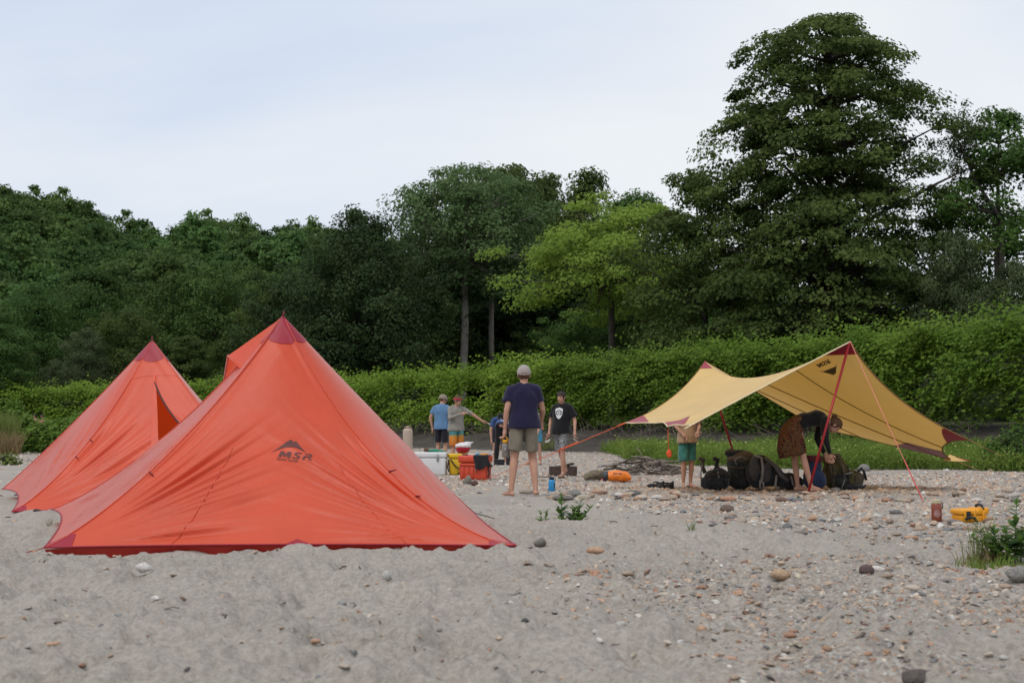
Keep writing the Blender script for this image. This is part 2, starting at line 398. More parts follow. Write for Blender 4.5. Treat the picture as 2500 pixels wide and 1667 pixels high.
# ================================================================== pebbles and stones
rng = np.random.default_rng(7)
PAL = 1.0 * np.array([(.43, .33, .25), (.48, .37, .28), (.35, .28, .225), (.50, .43, .36), (.40, .23, .155), (.47, .30, .20), (.24, .215, .20), (.19, .185, .185), (.60, .57, .53), (.10, .095, .095), (.22, .135, .10), (.48, .42, .33), (.27, .27, .275), (.36, .34, .31)])
PW = np.array([14, 13, 10, 11, 8, 8, 7, 6, 6, 2, 6, 8, 5, 7.]); PW /= PW.sum()
def scatter(n, d0, d1, s0, s1, spars):
    """positions in a wedge before the camera, kept with the local gravel share"""
    d = np.sqrt(rng.uniform(d0 * d0, d1 * d1, n)); a = rng.uniform(-.385, .385, n)
    x = d * a; y = d; g = gravel(x, y); clump = noise2(x * 1.7, y * 1.7, 99)
    k = rng.random(n) < np.clip(g * (0.35 + 0.9 * clump), 0, 1) * (1 - spars) + spars
    k &= ~((x > -4.0) & (x < 0.0) & (y > 9.5) & (y < 12.5)) & ~((x > -5.6) & (x < -1.9) & (y > 13.3) & (y < 16.2))
    k &= bank_s(x, y) < -5; x, y, g = x[k], y[k], g[k]
    sz = s0 * (s1 / s0) ** (rng.random(len(x)) ** 2.2)
    return np.stack([x, y, sz], -1)
S = [scatter(15000, 4.0, 6.5, .005, .022, .05), scatter(22000, 6.5, 10.5, .006, .028, .04), scatter(330, 4.2, 6.5, .014, .034, .05), scatter(620, 6.5, 10.5, .018, .046, .03), scatter(20000, 10.5, 16, .013, .055, .035),
     scatter(34000, 16, 27, .022, .075, .03), scatter(22000, 27, 52, .03, .08, .05), scatter(9000, 52, 75, .05, .10, .25)]
ST = np.concatenate(S); app = ST[:, 2] / ST[:, 1]
order = np.argsort(-app); big, rest = ST[order[:290]], ST[order[290:]]
def dome(n_mid):
    an = np.arange(6) * math.pi / 3
    base = np.stack([np.cos(an), np.sin(an), np.full(6, -.45)], -1)
    if n_mid:
        mid = np.stack([np.cos(an + .3) * .86, np.sin(an + .3) * .86, np.full(6, .30)], -1); V = np.concatenate([base, mid, [(0, 0, .62)]])
        F = [(i, (i + 1) % 6, 6 + (i + 1) % 6) for i in range(6)] + [(i, 6 + (i + 1) % 6, 6 + i) for i in range(6)] + [(6 + i, 6 + (i + 1) % 6, 12) for i in range(6)]
    else:
        V = np.concatenate([base, [(0, 0, .6)]]); F = [(i, (i + 1) % 6, 6) for i in range(6)]
    return V, np.array(F)
def pebble_mesh(name, P, fine):
    V0, F0 = dome(fine); n = len(P); k = len(V0)
    V = np.repeat(V0[None], n, 0) * (1 + 0.75 * (rng.random((n, k, 1)) - .5))
    el = rng.uniform(.5, 1.0, n); fl = rng.uniform(.30, .85, n); th = rng.uniform(0, 2 * math.pi, n)
    V[:, :, 1] *= el[:, None]; V[:, :, 2] *= fl[:, None]
    V *= P[:, 2][:, None, None]
    tl = rng.uniform(-.35, .35, (n, 2)); V[:, :, 2] += V[:, :, 0] * tl[:, :1] + V[:, :, 1] * tl[:, 1:]
    c, s = np.cos(th)[:, None], np.sin(th)[:, None]; X = V[:, :, 0] * c - V[:, :, 1] * s; Y = V[:, :, 0] * s + V[:, :, 1] * c
    z0 = gz(P[:, 0], P[:, 1])
    V = np.stack([X + P[:, 0][:, None], Y + P[:, 1][:, None], V[:, :, 2] + z0[:, None]], -1).reshape(-1, 3)
    F = (F0[None] + (np.arange(n) * k)[:, None, None]).reshape(-1, 3)
    col = PAL[rng.choice(len(PAL), n, p=PW)] * rng.uniform(.8, 1.2, (n, 1)); col = np.repeat(col, len(F0), 0)
    return mesh_np(name, V, F, smooth=True, fcol=col, mat=PEB)
def stone_mat(name, objcol):
    m, n, l, b, o = nodemat(name)
    if objcol: a = n.new('ShaderNodeObjectInfo'); src = a.outputs['Color']
    else: a = n.new('ShaderNodeAttribute'); a.attribute_name = 'fcol'; src = a.outputs['Color']
    t = n.new('ShaderNodeTexCoord'); q = n.new('ShaderNodeTexNoise'); q.inputs['Scale'].default_value = 60 if not objcol else 5; q.inputs['Detail'].default_value = 6
    l.new(t.outputs['Object'], q.inputs['Vector']); r = n.new('ShaderNodeValToRGB'); r.color_ramp.elements[0].color = (.62, .62, .62, 1); r.color_ramp.elements[1].color = (1.25, 1.22, 1.18, 1)
    r.color_ramp.elements[0].position = .3; r.color_ramp.elements[1].position = .7; l.new(q.outputs[0], r.inputs[0])
    x = n.new('ShaderNodeMix'); x.data_type = 'RGBA'; x.blend_type = 'MULTIPLY'; x.inputs[0].default_value = 1; l.new(src, x.inputs[6]); l.new(r.outputs[0], x.inputs[7]); l.new(x.outputs[2], b.inputs['Base Color'])
    b.inputs['Roughness'].default_value = .8; b.inputs['Specular IOR Level'].default_value = .3
    if objcol:
        bp = n.new('ShaderNodeBump'); bp.inputs['Strength'].default_value = .35; bp.inputs['Distance'].default_value = .1; l.new(q.outputs[0], bp.inputs['Height']); l.new(bp.outputs[0], b.inputs['Normal'])
    return m
PEB = stone_mat('pebbles', False); STONE = stone_mat('stone', True)
near = rest[:, 1] < 11
tag(link('gravel', pebble_mesh('gravel', rest[near], True), ground), kind='stuff')
tag(link('gravel', pebble_mesh('gravel_far', rest[~near], False), ground), kind='stuff')
STONES = []
for k in range(9):
    bm = bmesh.new(); bmesh.ops.create_icosphere(bm, subdivisions=2, radius=1.0); rr = random.Random(k)
    dirs = [Vector((rr.uniform(-1, 1), rr.uniform(-1, 1), rr.uniform(-1, 1))).normalized() for _ in range(13)]; cut = [rr.uniform(.5, .88) for _ in dirs]
    for v in bm.verts:
        p = v.co.normalized()
        for d_, c_ in zip(dirs, cut):
            q = p.dot(d_)
            if q > c_: p = p - d_ * (q - c_) * .95
        v.co = p
    m = bpy.data.meshes.new('stone'); bm.to_mesh(m); bm.free(); m.polygons.foreach_set('use_smooth', np.ones(len(m.polygons), bool)); m.materials.append(STONE); STONES.append(m)
def stone(x, y, sx, sy, sz, col, rz=0.0, sink=.35, parent=None, z=None, kind=None, tilt=0.0):
    o = bpy.data.objects.new('stone', STONES[kind if kind is not None else random.randrange(9)]); COL.objects.link(o)
    zz = gz1(x, y) if z is None else z
    o.location = (x, y, zz + sz * (1 - 2 * sink)); o.scale = (sx, sy, sz); o.rotation_euler = (tilt, 0, rz); o.color = tuple(col) + (1,)
    if parent: o.parent = parent
    return o
random.seed(4)
zb = gz(big[:, 0], big[:, 1]); cb = PAL[rng.choice(len(PAL), len(big), p=PW)] * rng.uniform(.8, 1.15, (len(big), 1))
for (x, y, sz), z, c in zip(big, zb, cb):
    stone(x, y, sz * random.uniform(1., 1.6), sz * random.uniform(.6, 1), sz * random.uniform(.35, .62), c, random.uniform(0, 6.3), random.uniform(.15, .38), ground, z)
def px_stone(px, py, wpx, hpx, col, label, kind=0, rz=0.0, dsc=.8):
    p = on_ground(px, py); s = wpx / F_PX * p.y / 2; h = hpx / F_PX * p.y / 2
    o = stone(p.x, p.y, s, s * dsc, h * 1.25, col, rz, .22, None, p.z, kind); return tag(o, label, 'stone')
px_stone(1343, 1490, 33, 20, (.035, .035, .042), 'small round black stone lying alone on the pale sand', 1)
px_stone(2115, 1402, 40, 26, (.125, .085, .085), 'round dark purple stone on the gravel at right', 2)
px_stone(944, 1423, 28, 24, (.50, .49, .46), 'round whitish stone on the sand before the orange tent', 3)
px_stone(354, 1436, 56, 24, (.60, .57, .54), 'flat white stone half buried in the sand at left', 4)
px_stone(1320, 1338, 42, 22, (.20, .19, .165), 'dark grey stone beside the near tent\'s right corner', 5)
px_stone(1775, 1250, 40, 24, (.17, .125, .10), 'dark brown stone on the gravel in front of the backpacks', 6)
px_stone(2485, 1418, 80, 44, (.24, .23, .215), 'big grey stone under the green plant at the right edge', 7)
px_stone(92, 1254, 28, 16, (.06, .05, .045), 'dark stone on the sand between the two orange tents', 0)
px_stone(2245, 1676, 100, 54, (.10, .085, .075), 'blurred dark brown stone at the bottom edge of the picture', 8)
px_stone(1402, 1212, 50, 20, (.22, .22, .20), 'smooth grey stone on top of a flat one behind the small plant', 3)
px_stone(1375, 1221, 64, 14, (.15, .14, .125), 'long flat dark stone behind the small green plant', 8, .1)
px_stone(1142, 1182, 30, 24, (.23, .215, .18), 'grey rock in front of the red cooler', 5)
px_stone(1158, 1186, 20, 14, (.13, .07, .055), 'reddish stone leaning on the grey rock by the red cooler', 2)
px_stone(1285, 1486, 44, 20, (.42, .33, .22), 'light tan stone on the sand below the near tent corner', 6)
px_stone(1148, 1503, 40, 22, (.45, .33, .22), 'rough tan stone low in the middle of the picture', 1)
px_stone(1910, 1424, 60, 26, (.44, .31, .20), 'yellowish sandstone in the middle of the gravel patch', 4)
px_stone(1500, 1145, 18, 14, (.18, .17, .16), 'round grey stone beside the olive bag', 7)
px_stone(2110, 1150, 34, 22, (.23, .22, .21), 'grey boulder behind the camouflage backpack', 6)
# ================================================================== foliage helpers
def leaves_np(C, size, nrm, rg, asp=.62, fold=.18, sizevar=.35, along=None):
    """one folded diamond leaf (2 faces) at each centre; nrm = wished normals"""
    n = len(C); nr = nrm / np.linalg.norm(nrm, axis=1, keepdims=True)
    if along is None:
        along = rg.normal(size=(n, 3))
    t = along - nr * np.sum(along * nr, 1, keepdims=True); t /= np.linalg.norm(t, axis=1, keepdims=True) + 1e-9
    b = np.cross(nr, t); L_ = size * (1 + sizevar * (rg.random((n, 1)) - .5) * 2) * .5
    v0 = C - t * L_; v2 = C + t * L_ - nr * L_ * .25; v1 = C + b * L_ * asp + nr * L_ * fold; v3 = C - b * L_ * asp + nr * L_ * fold
    V = np.stack([v0, v1, v2, v3], 1).reshape(-1, 3); i = np.arange(n) * 4
    F = np.stack([np.stack([i, i + 1, i + 2], -1), np.stack([i, i + 2, i + 3], -1)], 1).reshape(-1, 3)
    return V, F
def unit(v): return v / (np.linalg.norm(v, axis=-1, keepdims=True) + 1e-9)
def crown(rg, clumps, per, leaf, up=.9, outw=.6, rnd=.5, droop=0.0, asp=.62):
    """clumps: (x,y,z,rx,ry,rz, ox,oy) ; leaves fill each clump, denser towards its upper shell"""
    n = len(clumps); d = unit(rg.normal(size=(n, per, 3))); rr = rg.random((n, per, 1)) ** .45
    loc = d * rr * clumps[:, None, 3:6]
    out = clumps[:, None, 6:8]
    loc[:, :, 2] -= droop * (np.sum(loc[:, :, :2] * out, -1) / (np.linalg.norm(out, axis=-1) + 1e-6)).clip(-.5, 3) ** 1
    C = (clumps[:, None, :3] + loc).reshape(-1, 3)
    on = np.concatenate([out * outw, np.full((n, 1, 1), up)], -1)
    nr = (on + rg.normal(size=(n, per, 3)) * rnd + d * .8).reshape(-1, 3)
    V, F = leaves_np(C, leaf, nr, rg, asp)
    cr_ = rg.random((n, 1)); fr = np.repeat(np.clip(.55 * cr_ + .45 * rg.random((n, per)), 0, 1).ravel(), 2)
    return V, F, fr
def limb(mb, a, b, r0, r1, rg, bend=.15, n=5):
    a = np.array(a, float); b = np.array(b, float); L_ = np.linalg.norm(b - a); k = rg.normal(size=3) * bend * L_; k[2] = abs(k[2]) * .6
    P = [a + (b - a) * t + k * 4 * t * (1 - t) * .5 + rg.normal(size=3) * .02 * L_ * (0 < t < 1) for t in np.linspace(0, 1, n)]
    mb.tube(P, list(np.linspace(r0, r1, n)), 6); return P
BARK = mat('bark', (.085, .072, .060), .9, .35, 3, .8, 9)
BARK_PALE = mat('bark_pale', (.27, .235, .205), .9, .3, 3, .8, 9)
BARK_DARK = mat('bark_dark', (.04, .034, .028), .9, .3, 3, .8, 9)
def make_tree(seed, H, prof, nclump, per, leaf, csize, trunk_r, base_z=0.0, flat=.5, droop=0.0, shell=.55, lean=(0, 0), forks=0, up=.9, outw=.6, rnd=.5, limbs=30, sq=1.0, asp=.62, gaps=0.0, lobes=.22):
    """prof: list of (height fraction, radius) of the crown; returns trunk mesh, crown mesh"""
    rg = np.random.default_rng(seed); pz = np.array([p[0] for p in prof]); pr = np.array([p[1] for p in prof])
    zs = []; 
    while len(zs) < nclump:
        z = rg.uniform(pz[0], pz[-1]); r = np.interp(z, pz, pr)
        if rg.random() < (r / pr.max()) * .85 + .15: zs.append(z)
    zs = np.array(zs); r = np.interp(zs, pz, pr); th = rg.uniform(0, 2 * math.pi, nclump)
    f = (shell + (1 - shell) * rg.random(nclump)) * (1 + .16 * rg.normal(size=nclump)); f = np.clip(f, .05, 1.22)
    lob = 1 + lobes * np.sin(3 * th + seed) * np.sin(5.0 * zs * 3 + seed) + .5 * lobes * rg.normal(size=nclump)
    inn = rg.random(nclump) < .18; f = np.where(inn, f * rg.random(nclump), f)
    x = np.cos(th) * r * f * lob; y = np.sin(th) * r * f * lob * sq; z = zs * H
    x += lean[0] * zs; y += lean[1] * zs
    cs = csize * (.65 + .7 * rg.random(nclump)) * (.75 + .5 * r / pr.max())
    cl = np.stack([x, y, z, cs, cs, cs * flat, np.cos(th), np.sin(th)], -1)
    if gaps: cl = cl[noise3(x / (csize * 2.2), y / (csize * 2.2), z / (csize * 2.2), seed) > gaps]
    V, F, fr = crown(rg, cl, per, leaf, up, outw, rnd, droop, asp)
    cm = mesh_np('crown', V, F, smooth=False, frnd=fr)
    mb = MB(); top = H * (.9 if not forks else pz[0] + .12)
    P = []; 
    for t in np.linspace(0, 1, 9):
        P.append((lean[0] * t * top / H + .12 * math.sin(t * 5 + seed) * t * trunk_r * 4, lean[1] * t * top / H + .12 * math.cos(t * 4 + seed) * t * trunk_r * 4, base_z + (top - base_z) * t))
    mb.tube(P, [trunk_r * (1.25 if i == 0 else 1 - (.85 if not forks else .4) * i / 8) for i in range(9)], 9)
    Pn = np.array(P)
    idx = rg.choice(len(cl), min(limbs, len(cl)), replace=False)
    starts = []
    if forks:
        for k in range(forks):
            an = 2 * math.pi * k / forks + seed; rr = np.interp(.8, pz, pr) * .45
            e = np.array([math.cos(an) * rr, math.sin(an) * rr, H * (.78 + .12 * rg.random())]); Q_ = limb(mb, P[-1], e, trunk_r * .55, trunk_r * .12, rg, .12, 7); starts += [np.array(q) for q in Q_[1:]]
    else: starts = [p for p in Pn[2:]]
    starts = np.array(starts)
    for i in idx:
        c = cl[i, :3]; dz = starts[:, 2] - (c[2] - .45 * np.hypot(c[0], c[1])); hd = np.hypot(starts[:, 0] - c[0], starts[:, 1] - c[1])
        s = starts[np.argmin(np.abs(dz) + .4 * hd + 10 * (starts[:, 2] > c[2]))]
        limb(mb, s, c, trunk_r * .26, trunk_r * .05, rg, .12, 4)
    return mb.mesh('trunk'), cm
def place_tree(name, label, cat, meshes, loc, leafm, bark, rz=0.0, sc=1.0, group=None, scz=None):
    t = thing(name, label, cat, loc, rz, group); t.scale = (sc, sc, scz or sc)
    a = link('trunk', meshes[0], t); b = link('crown', meshes[1], t)
    for o, m in ((a, bark), (b, leafm)):
        if not o.data.materials: o.data.materials.append(m)
        if o.data.materials[0] is not m:
            o.material_slots[0].link = 'OBJECT'; o.material_slots[0].material = m
    return t
def tree_at(px, Y, sink=.3):
    p = at(px, HORIZON, Y); return (p.x, Y, gz1(p.x, Y) - sink)
def top_h(py, Y, base): return CAM_H + (HORIZON - py) / F_PX * Y - base

LF_DARK = leafmat('leaf_dark', (.034, .062, .018), (.130, .170, .042), .38)
LF_MID = leafmat('leaf_mid', (.050, .100, .026), (.115, .180, .046), .38, objvar=.22)
LF_HILL = leafmat('leaf_hill', (.050, .102, .030), (.112, .178, .048), .38, objvar=.34)
LF_COT = leafmat('leaf_cottonwood', (.080, .142, .050), (.150, .225, .085), .38)
LF_LIME = leafmat('leaf_lime', (.17, .27, .040), (.30, .41, .075), .48)
LF_BUSH = leafmat('leaf_bush', (.045, .100, .022), (.100, .175, .038), .36)
LF_OLIVE = leafmat('leaf_olive', (.065, .088, .038), (.120, .150, .066), .34)
LF_HEDGE = leafmat('leaf_hedge', (.070, .150, .016), (.185, .280, .036), .42, spec=.16)
LF_HEDGE2 = leafmat('leaf_hedge_far', (.100, .190, .018), (.235, .340, .042), .42, spec=.14)
LF_CONE = leafmat('leaf_deepgreen', (.022, .046, .018), (.060, .095, .030), .28)

# ---- the big dark broadleaf tree on the right
Yb = 62; base = tree_at(2030, Yb); Hb = top_h(40, Yb, base[2])
bigp = [(.10, 4.6), (.2, 5.6), (.32, 6.0), (.45, 5.8), (.56, 5.5), (.67, 5.1), (.78, 4.7), (.86, 4.3), (.93, 3.5), (.98, 2.2), (1.0, 1.1)]
bt = make_tree(11, Hb, bigp, 1000, 130, .19, .80, .42, flat=.33, droop=.32, shell=.52, limbs=150, rnd=.5, up=1.0, outw=.6, gaps=.31, lobes=.12)
place_tree('broadleaf_tree', 'tallest dark green broadleaf tree rising above the yellow tarp', 'tree', bt, base, LF_DARK, BARK_DARK, .6)
# ---- tree with side branches left of it
Y2 = 66; b2 = tree_at(1735, Y2)
bt2 = make_tree(12, top_h(395, Y2, b2[2]), [(.12, 3.2), (.35, 3.5), (.55, 3.3), (.72, 2.6), (.86, 1.9), (1, .5)], 190, 170, .19, .85, .22, flat=.5, droop=.1, shell=.6, limbs=70, gaps=.30, lean=(-.6, 0))
place_tree('broadleaf_tree', 'smaller dark tree with loose branches left of the tallest tree', 'tree', bt2, b2, LF_DARK, BARK_DARK, 0)
# ---- lime-green tree
Y3 = 82; b3 = tree_at(1492, Y3); H3 = top_h(478, Y3, b3[2])
bt3 = make_tree(13, H3, [(.47, 3.2), (.55, 6.2), (.63, 6.8), (.70, 5.8), (.8, 4.8), (.9, 3.7), (1, 1.2)], 310, 170, .19, .95, .25, flat=.40, droop=.22, shell=.5, forks=5, limbs=150, gaps=.45)
lime = place_tree('lime_green_tree', 'bright lime green spreading tree with forked dark trunk behind the hedge', 'tree', bt3, b3, LF_LIME, BARK, 1.2, 1.12, None, 1.0)
# ---- tall cottonwood with pale trunk
Y4 = 108; b4 = tree_at(1125, Y4); H4 = top_h(412, Y4, b4[2])
bt4 = make_tree(14, H4, [(.50, 3.0), (.58, 5.4), (.68, 6.4), (.78, 6.0), (.87, 4.9), (.94, 3.6), (1, 1.3)], 300, 130, .26, 1.05, .36, flat=.62, droop=.0, shell=.6, forks=4, limbs=130, gaps=.30, lean=(-1.3, 0))
place_tree('cottonwood_tree', 'tall pale trunked tree with round airy crown behind the hedge', 'tree', bt4, b4, LF_COT, BARK_PALE, 2.0)
Y5 = 112; b5 = tree_at(1201, Y5)
bt5 = make_tree(15, top_h(425, Y5, b5[2]), [(.56, 2.2), (.66, 3.8), (.76, 4.2), (.9, 3.0), (1, .9)], 170, 120, .26, 1.0, .27, flat=.62, shell=.55, forks=3, limbs=70, gaps=.28)
place_tree('cottonwood_tree', 'tall tree with straight bare trunk right of the leaning pale trunk', 'tree', bt5, b5, LF_COT, BARK_PALE, .3)
# ---- dark tree with upright tips, left of the cottonwood
Y6 = 96; b6 = tree_at(872, Y6)
bt6 = make_tree(16, top_h(505, Y6, b6[2]), [(.04, 4.6), (.25, 5.4), (.5, 5.2), (.7, 4.2), (.84, 3.0), (1, .6)], 320, 150, .22, .95, .3, flat=.8, shell=.55, limbs=50, up=.6, outw=.7)
place_tree('dark_tree', 'dense dark tree with pointed upright tips behind the near tent', 'tree', bt6, b6, LF_CONE, BARK_DARK, 0)
# ---- prototypes for the wood
PROT = [make_tree(30 + k, 16, p, 230, 130, .27, 1.15, .25, flat=fl, shell=.55, limbs=24, gaps=.12, base_z=-1) for k, (p, fl) in enumerate([
    ([(.04, 4.2), (.25, 4.9), (.5, 4.8), (.7, 4.1), (.86, 2.9), (1, .8)], .6),
    ([(.08, 3.4), (.3, 4.5), (.55, 4.6), (.75, 3.6), (.9, 2.2), (1, .5)], .5),
    ([(.02, 4.6), (.2, 5.3), (.45, 5.2), (.68, 4.6), (.88, 3.2), (1, 1.0)], .7),
    ([(.1, 2.9), (.35, 3.7), (.6, 3.4), (.8, 2.3), (1, .4)], .6)])]
WOOD = 'trees of the dark wood behind the hedge'
def wood(px, py, Y, k, rz, m, label, name='wood_tree', w_=1.0, group=None, bark=BARK_DARK, cat='tree'):
    b = tree_at(px, Y); h = top_h(py, Y, b[2]); t = place_tree(name, label, cat, PROT[k], b, m, bark, rz, w_ * h / 16, group, h / 16); return t
LBL_W = 'dark leafy tree in the shaded wood behind the hedge'
rw = random.Random(5)
for i, (px, py, Y) in enumerate([(960, 600, 112), (1010, 640, 122), (1075, 600, 124), (1160, 640, 126), (1240, 560, 122), (1310, 600, 128), (1060, 740, 128), (1200, 760, 132), (930, 690, 100), (1000, 760, 120), (1120, 800, 124), (1270, 800, 122), (1030, 850, 126), (1170, 860, 128),
        (1380, 640, 118), (1460, 600, 122), (1540, 640, 110), (1620, 620, 106), (1330, 800, 110), (1580, 720, 88), (1640, 760, 78), (1700, 700, 84), (740, 640, 110), (790, 780, 92), (720, 800, 104),
        (1830, 640, 82), (1950, 600, 86), (2080, 620, 84), (2170, 640, 80), (2240, 700, 70), (1850, 780, 72), (2120, 800, 66), (2330, 740, 64), (2440, 700, 60), (2200, 800, 58), (1750, 820, 68)]):
    wood(px, py, Y, i % 4, rw.uniform(0, 6.3), LF_CONE if i % 3 else LF_DARK, LBL_W, group=WOOD, w_=rw.uniform(1.1, 1.35))
# ---- trees that stand out
wood(1240, 402, 132, 1, .4, LF_DARK, 'tall dark tree crown behind the airy cottonwood, right of it')
wood(1330, 432, 134, 3, 1.1, LF_DARK, 'dark tree top between the cottonwood and the lime tree')
wood(1440, 420, 128, 3, 2.2, LF_DARK, 'pointed dark tree top above the lime green tree', w_=.9)
wood(1555, 478, 120, 0, .2, LF_MID, 'dark green tree top just right of the lime tree')
wood(1415, 760, 90, 2, 1.0, LF_BUSH, 'rounded green bush tree left of the lime tree trunk', 'bush_tree', 1.25)
wood(1545, 770, 87, 2, 2.6, LF_BUSH, 'rounded green bush tree right of the lime tree trunk', 'bush_tree', 1.2)
wood(1632, 705, 80, 1, .5, leafmat('leaf_yellowing', (.06, .085, .02), (.13, .14, .035), .33), 'yellowing leafy tree between the lime tree and the tarp', 'bush_tree', .9)
wood(1700, 640, 76, 0, 1.7, LF_BUSH, 'green tree beneath the tallest tree, left side', 'bush_tree', .8)
Y7 = 60; b7 = tree_at(2440, Y7); 
bt7 = make_tree(17, top_h(262, Y7, b7[2]), [(.05, 2.8), (.3, 3.4), (.5, 3.3), (.68, 2.9), (.82, 2.3), (.93, 1.5), (1, .4)], 260, 150, .18, .75, .24, flat=.6, shell=.55, limbs=60, gaps=.26, lean=(.5, 0))
place_tree('broadleaf_tree', 'green tree cut off by the right edge of the picture', 'tree', bt7, b7, LF_BUSH, BARK, .9)
wood(2340, 560, 56, 2, .8, LF_OLIVE, 'greyish olive tree between the tallest tree and the right edge', 'olive_tree', .62)
wood(2480, 640, 52, 0, 2.8, LF_OLIVE, 'greyish olive tree low at the right edge', 'olive_tree', .7)
# bare forked branch in front of the right-hand tree
bb = MB(); rgb = np.random.default_rng(3); Yr = 60
pts = [at(2445, 540, Yr), at(2400, 470, Yr), at(2372, 420, Yr), at(2350, 370, Yr), at(2330, 325, Yr)]
bb.tube(pts, [.10, .075, .055, .035, .012], 6)
for i in range(26):
    q = pts[rgb.integers(1, 5)]; e = np.array(q) + np.array([rgb.normal() * .55, rgb.normal() * .4, .3 + rgb.random() * .9]); limb(bb, q, e, .018, .005, rgb, .15, 4)
dead = thing('bare_tree', 'half bare tree with thin forked branches left of the right edge tree', 'tree', tree_at(2450, Yr))
bb.tube([Vector(dead.location) , at(2448, 800, Yr), at(2445, 540, Yr)], [.2, .16, .10], 8)
bo = bb.build('trunk', BARK, None); bo.data.transform(Matrix.Translation(-Vector(dead.location))); bo.parent = dead
cl = []
for i in range(46):
    q = np.array(pts[rgb.integers(2, 5)]) + rgb.normal(size=3) * (.55, .5, .5) + (-.15, 0, .3); cl.append((*q, .3, .3, .22, rgb.normal(), rgb.normal()))
V, F, fr = crown(rgb, np.array(cl), 60, .10); V -= np.array(dead.location)
link('crown', mesh_np('crown', V, F, False, frnd=fr, mat=LF_OLIVE), dead)

# ---- left side: trees before the hill
for px, py, Y, k, m, lb, nm, w_ in [
        (400, 625, 128, 0, LF_MID, 'broad rounded green tree rising behind the far tent', 'round_tree', 1.0),
        (520, 640, 124, 2, LF_MID, 'rounded green tree between the two tents, lighter on top', 'round_tree', 1.0),
        (610, 660, 130, 0, LF_MID, 'green tree just left of the near tent peak', 'round_tree', .9),
        (205, 800, 108, 2, LF_OLIVE, 'pale olive willow bush left of the far tent', 'willow', .95),
        (130, 880, 104, 0, LF_OLIVE, 'small pale bush left of the olive willow', 'willow', .9),
        (-10, 750, 100, 1, LF_MID, 'green tree cut off by the left edge of the picture', 'round_tree', 1.0),
        (300, 760, 112, 2, LF_DARK, 'dark tree between the olive willow and the far tent peak', 'round_tree', 1.1),
        (90, 690, 122, 2, LF_MID, 'broad dark green tree at left above the olive willow', 'round_tree', 1.1),
        (215, 660, 134, 0, LF_MID, 'rounded tree at left at the foot of the hill', 'round_tree', 1.2),
        (460, 820, 112, 1, LF_DARK, 'shaded dark tree low between the two tents', 'round_tree', 1.3),
        (570, 830, 110, 2, LF_DARK, 'shaded dark tree low beside the near tent peak', 'round_tree', 1.2),
        (30, 830, 108, 2, LF_DARK, 'shaded dark tree low at the left edge', 'round_tree', 1.0),
        (660, 720, 112, 0, LF_DARK, 'dark tree directly behind the near tent peak', 'round_tree', 1.1)]:
    wood(px, py, Y, k, rw.uniform(0, 6), m, lb, nm, w_)
# ---- the wooded hill: every crown a tree
HPROT = [make_tree(60 + k, 11, p, 90, 70, .52, 1.35, .2, flat=.55, shell=.6, limbs=4, base_z=-3) for k, p in enumerate([
    [(.05, 3.4), (.3, 4.2), (.55, 4.2), (.75, 3.4), (.9, 2.3), (1, .8)], [(.05, 3.0), (.35, 3.9), (.6, 3.8), (.8, 2.8), (1, .6)],
    [(.05, 3.8), (.3, 4.7), (.6, 4.4), (.82, 3.2), (1, 1.0)], [(.05, 3.1), (.4, 3.8), (.65, 3.3), (.85, 2.0), (1, .5)]])]
rh = random.Random(9); nh = 0; Y = 142.0
while Y < 392:
    step = 7.6 + (Y - 142) * .014; a = -.40 + rh.uniform(0, .02)
    while a < -.09:
        x = a * Y + rh.uniform(-1.6, 1.6); y = Y + rh.uniform(-2.5, 2.5); a += step / Y
        if nh >= 296: continue
        s = rh.uniform(.85, 1.3) * (1 + (Y - 142) * .0006); nh += 1
        place_tree('hill_tree', 'round leafy tree in the wood covering the hill at left', 'tree', HPROT[rh.randrange(4)], (x, y, gz1(x, y) - .5), LF_HILL, BARK_DARK, rh.uniform(0, 6.3), s, 'trees covering the hill at left', s * rh.uniform(.85, 1.15))
    Y += step * 1.28
print('hill trees', nh)
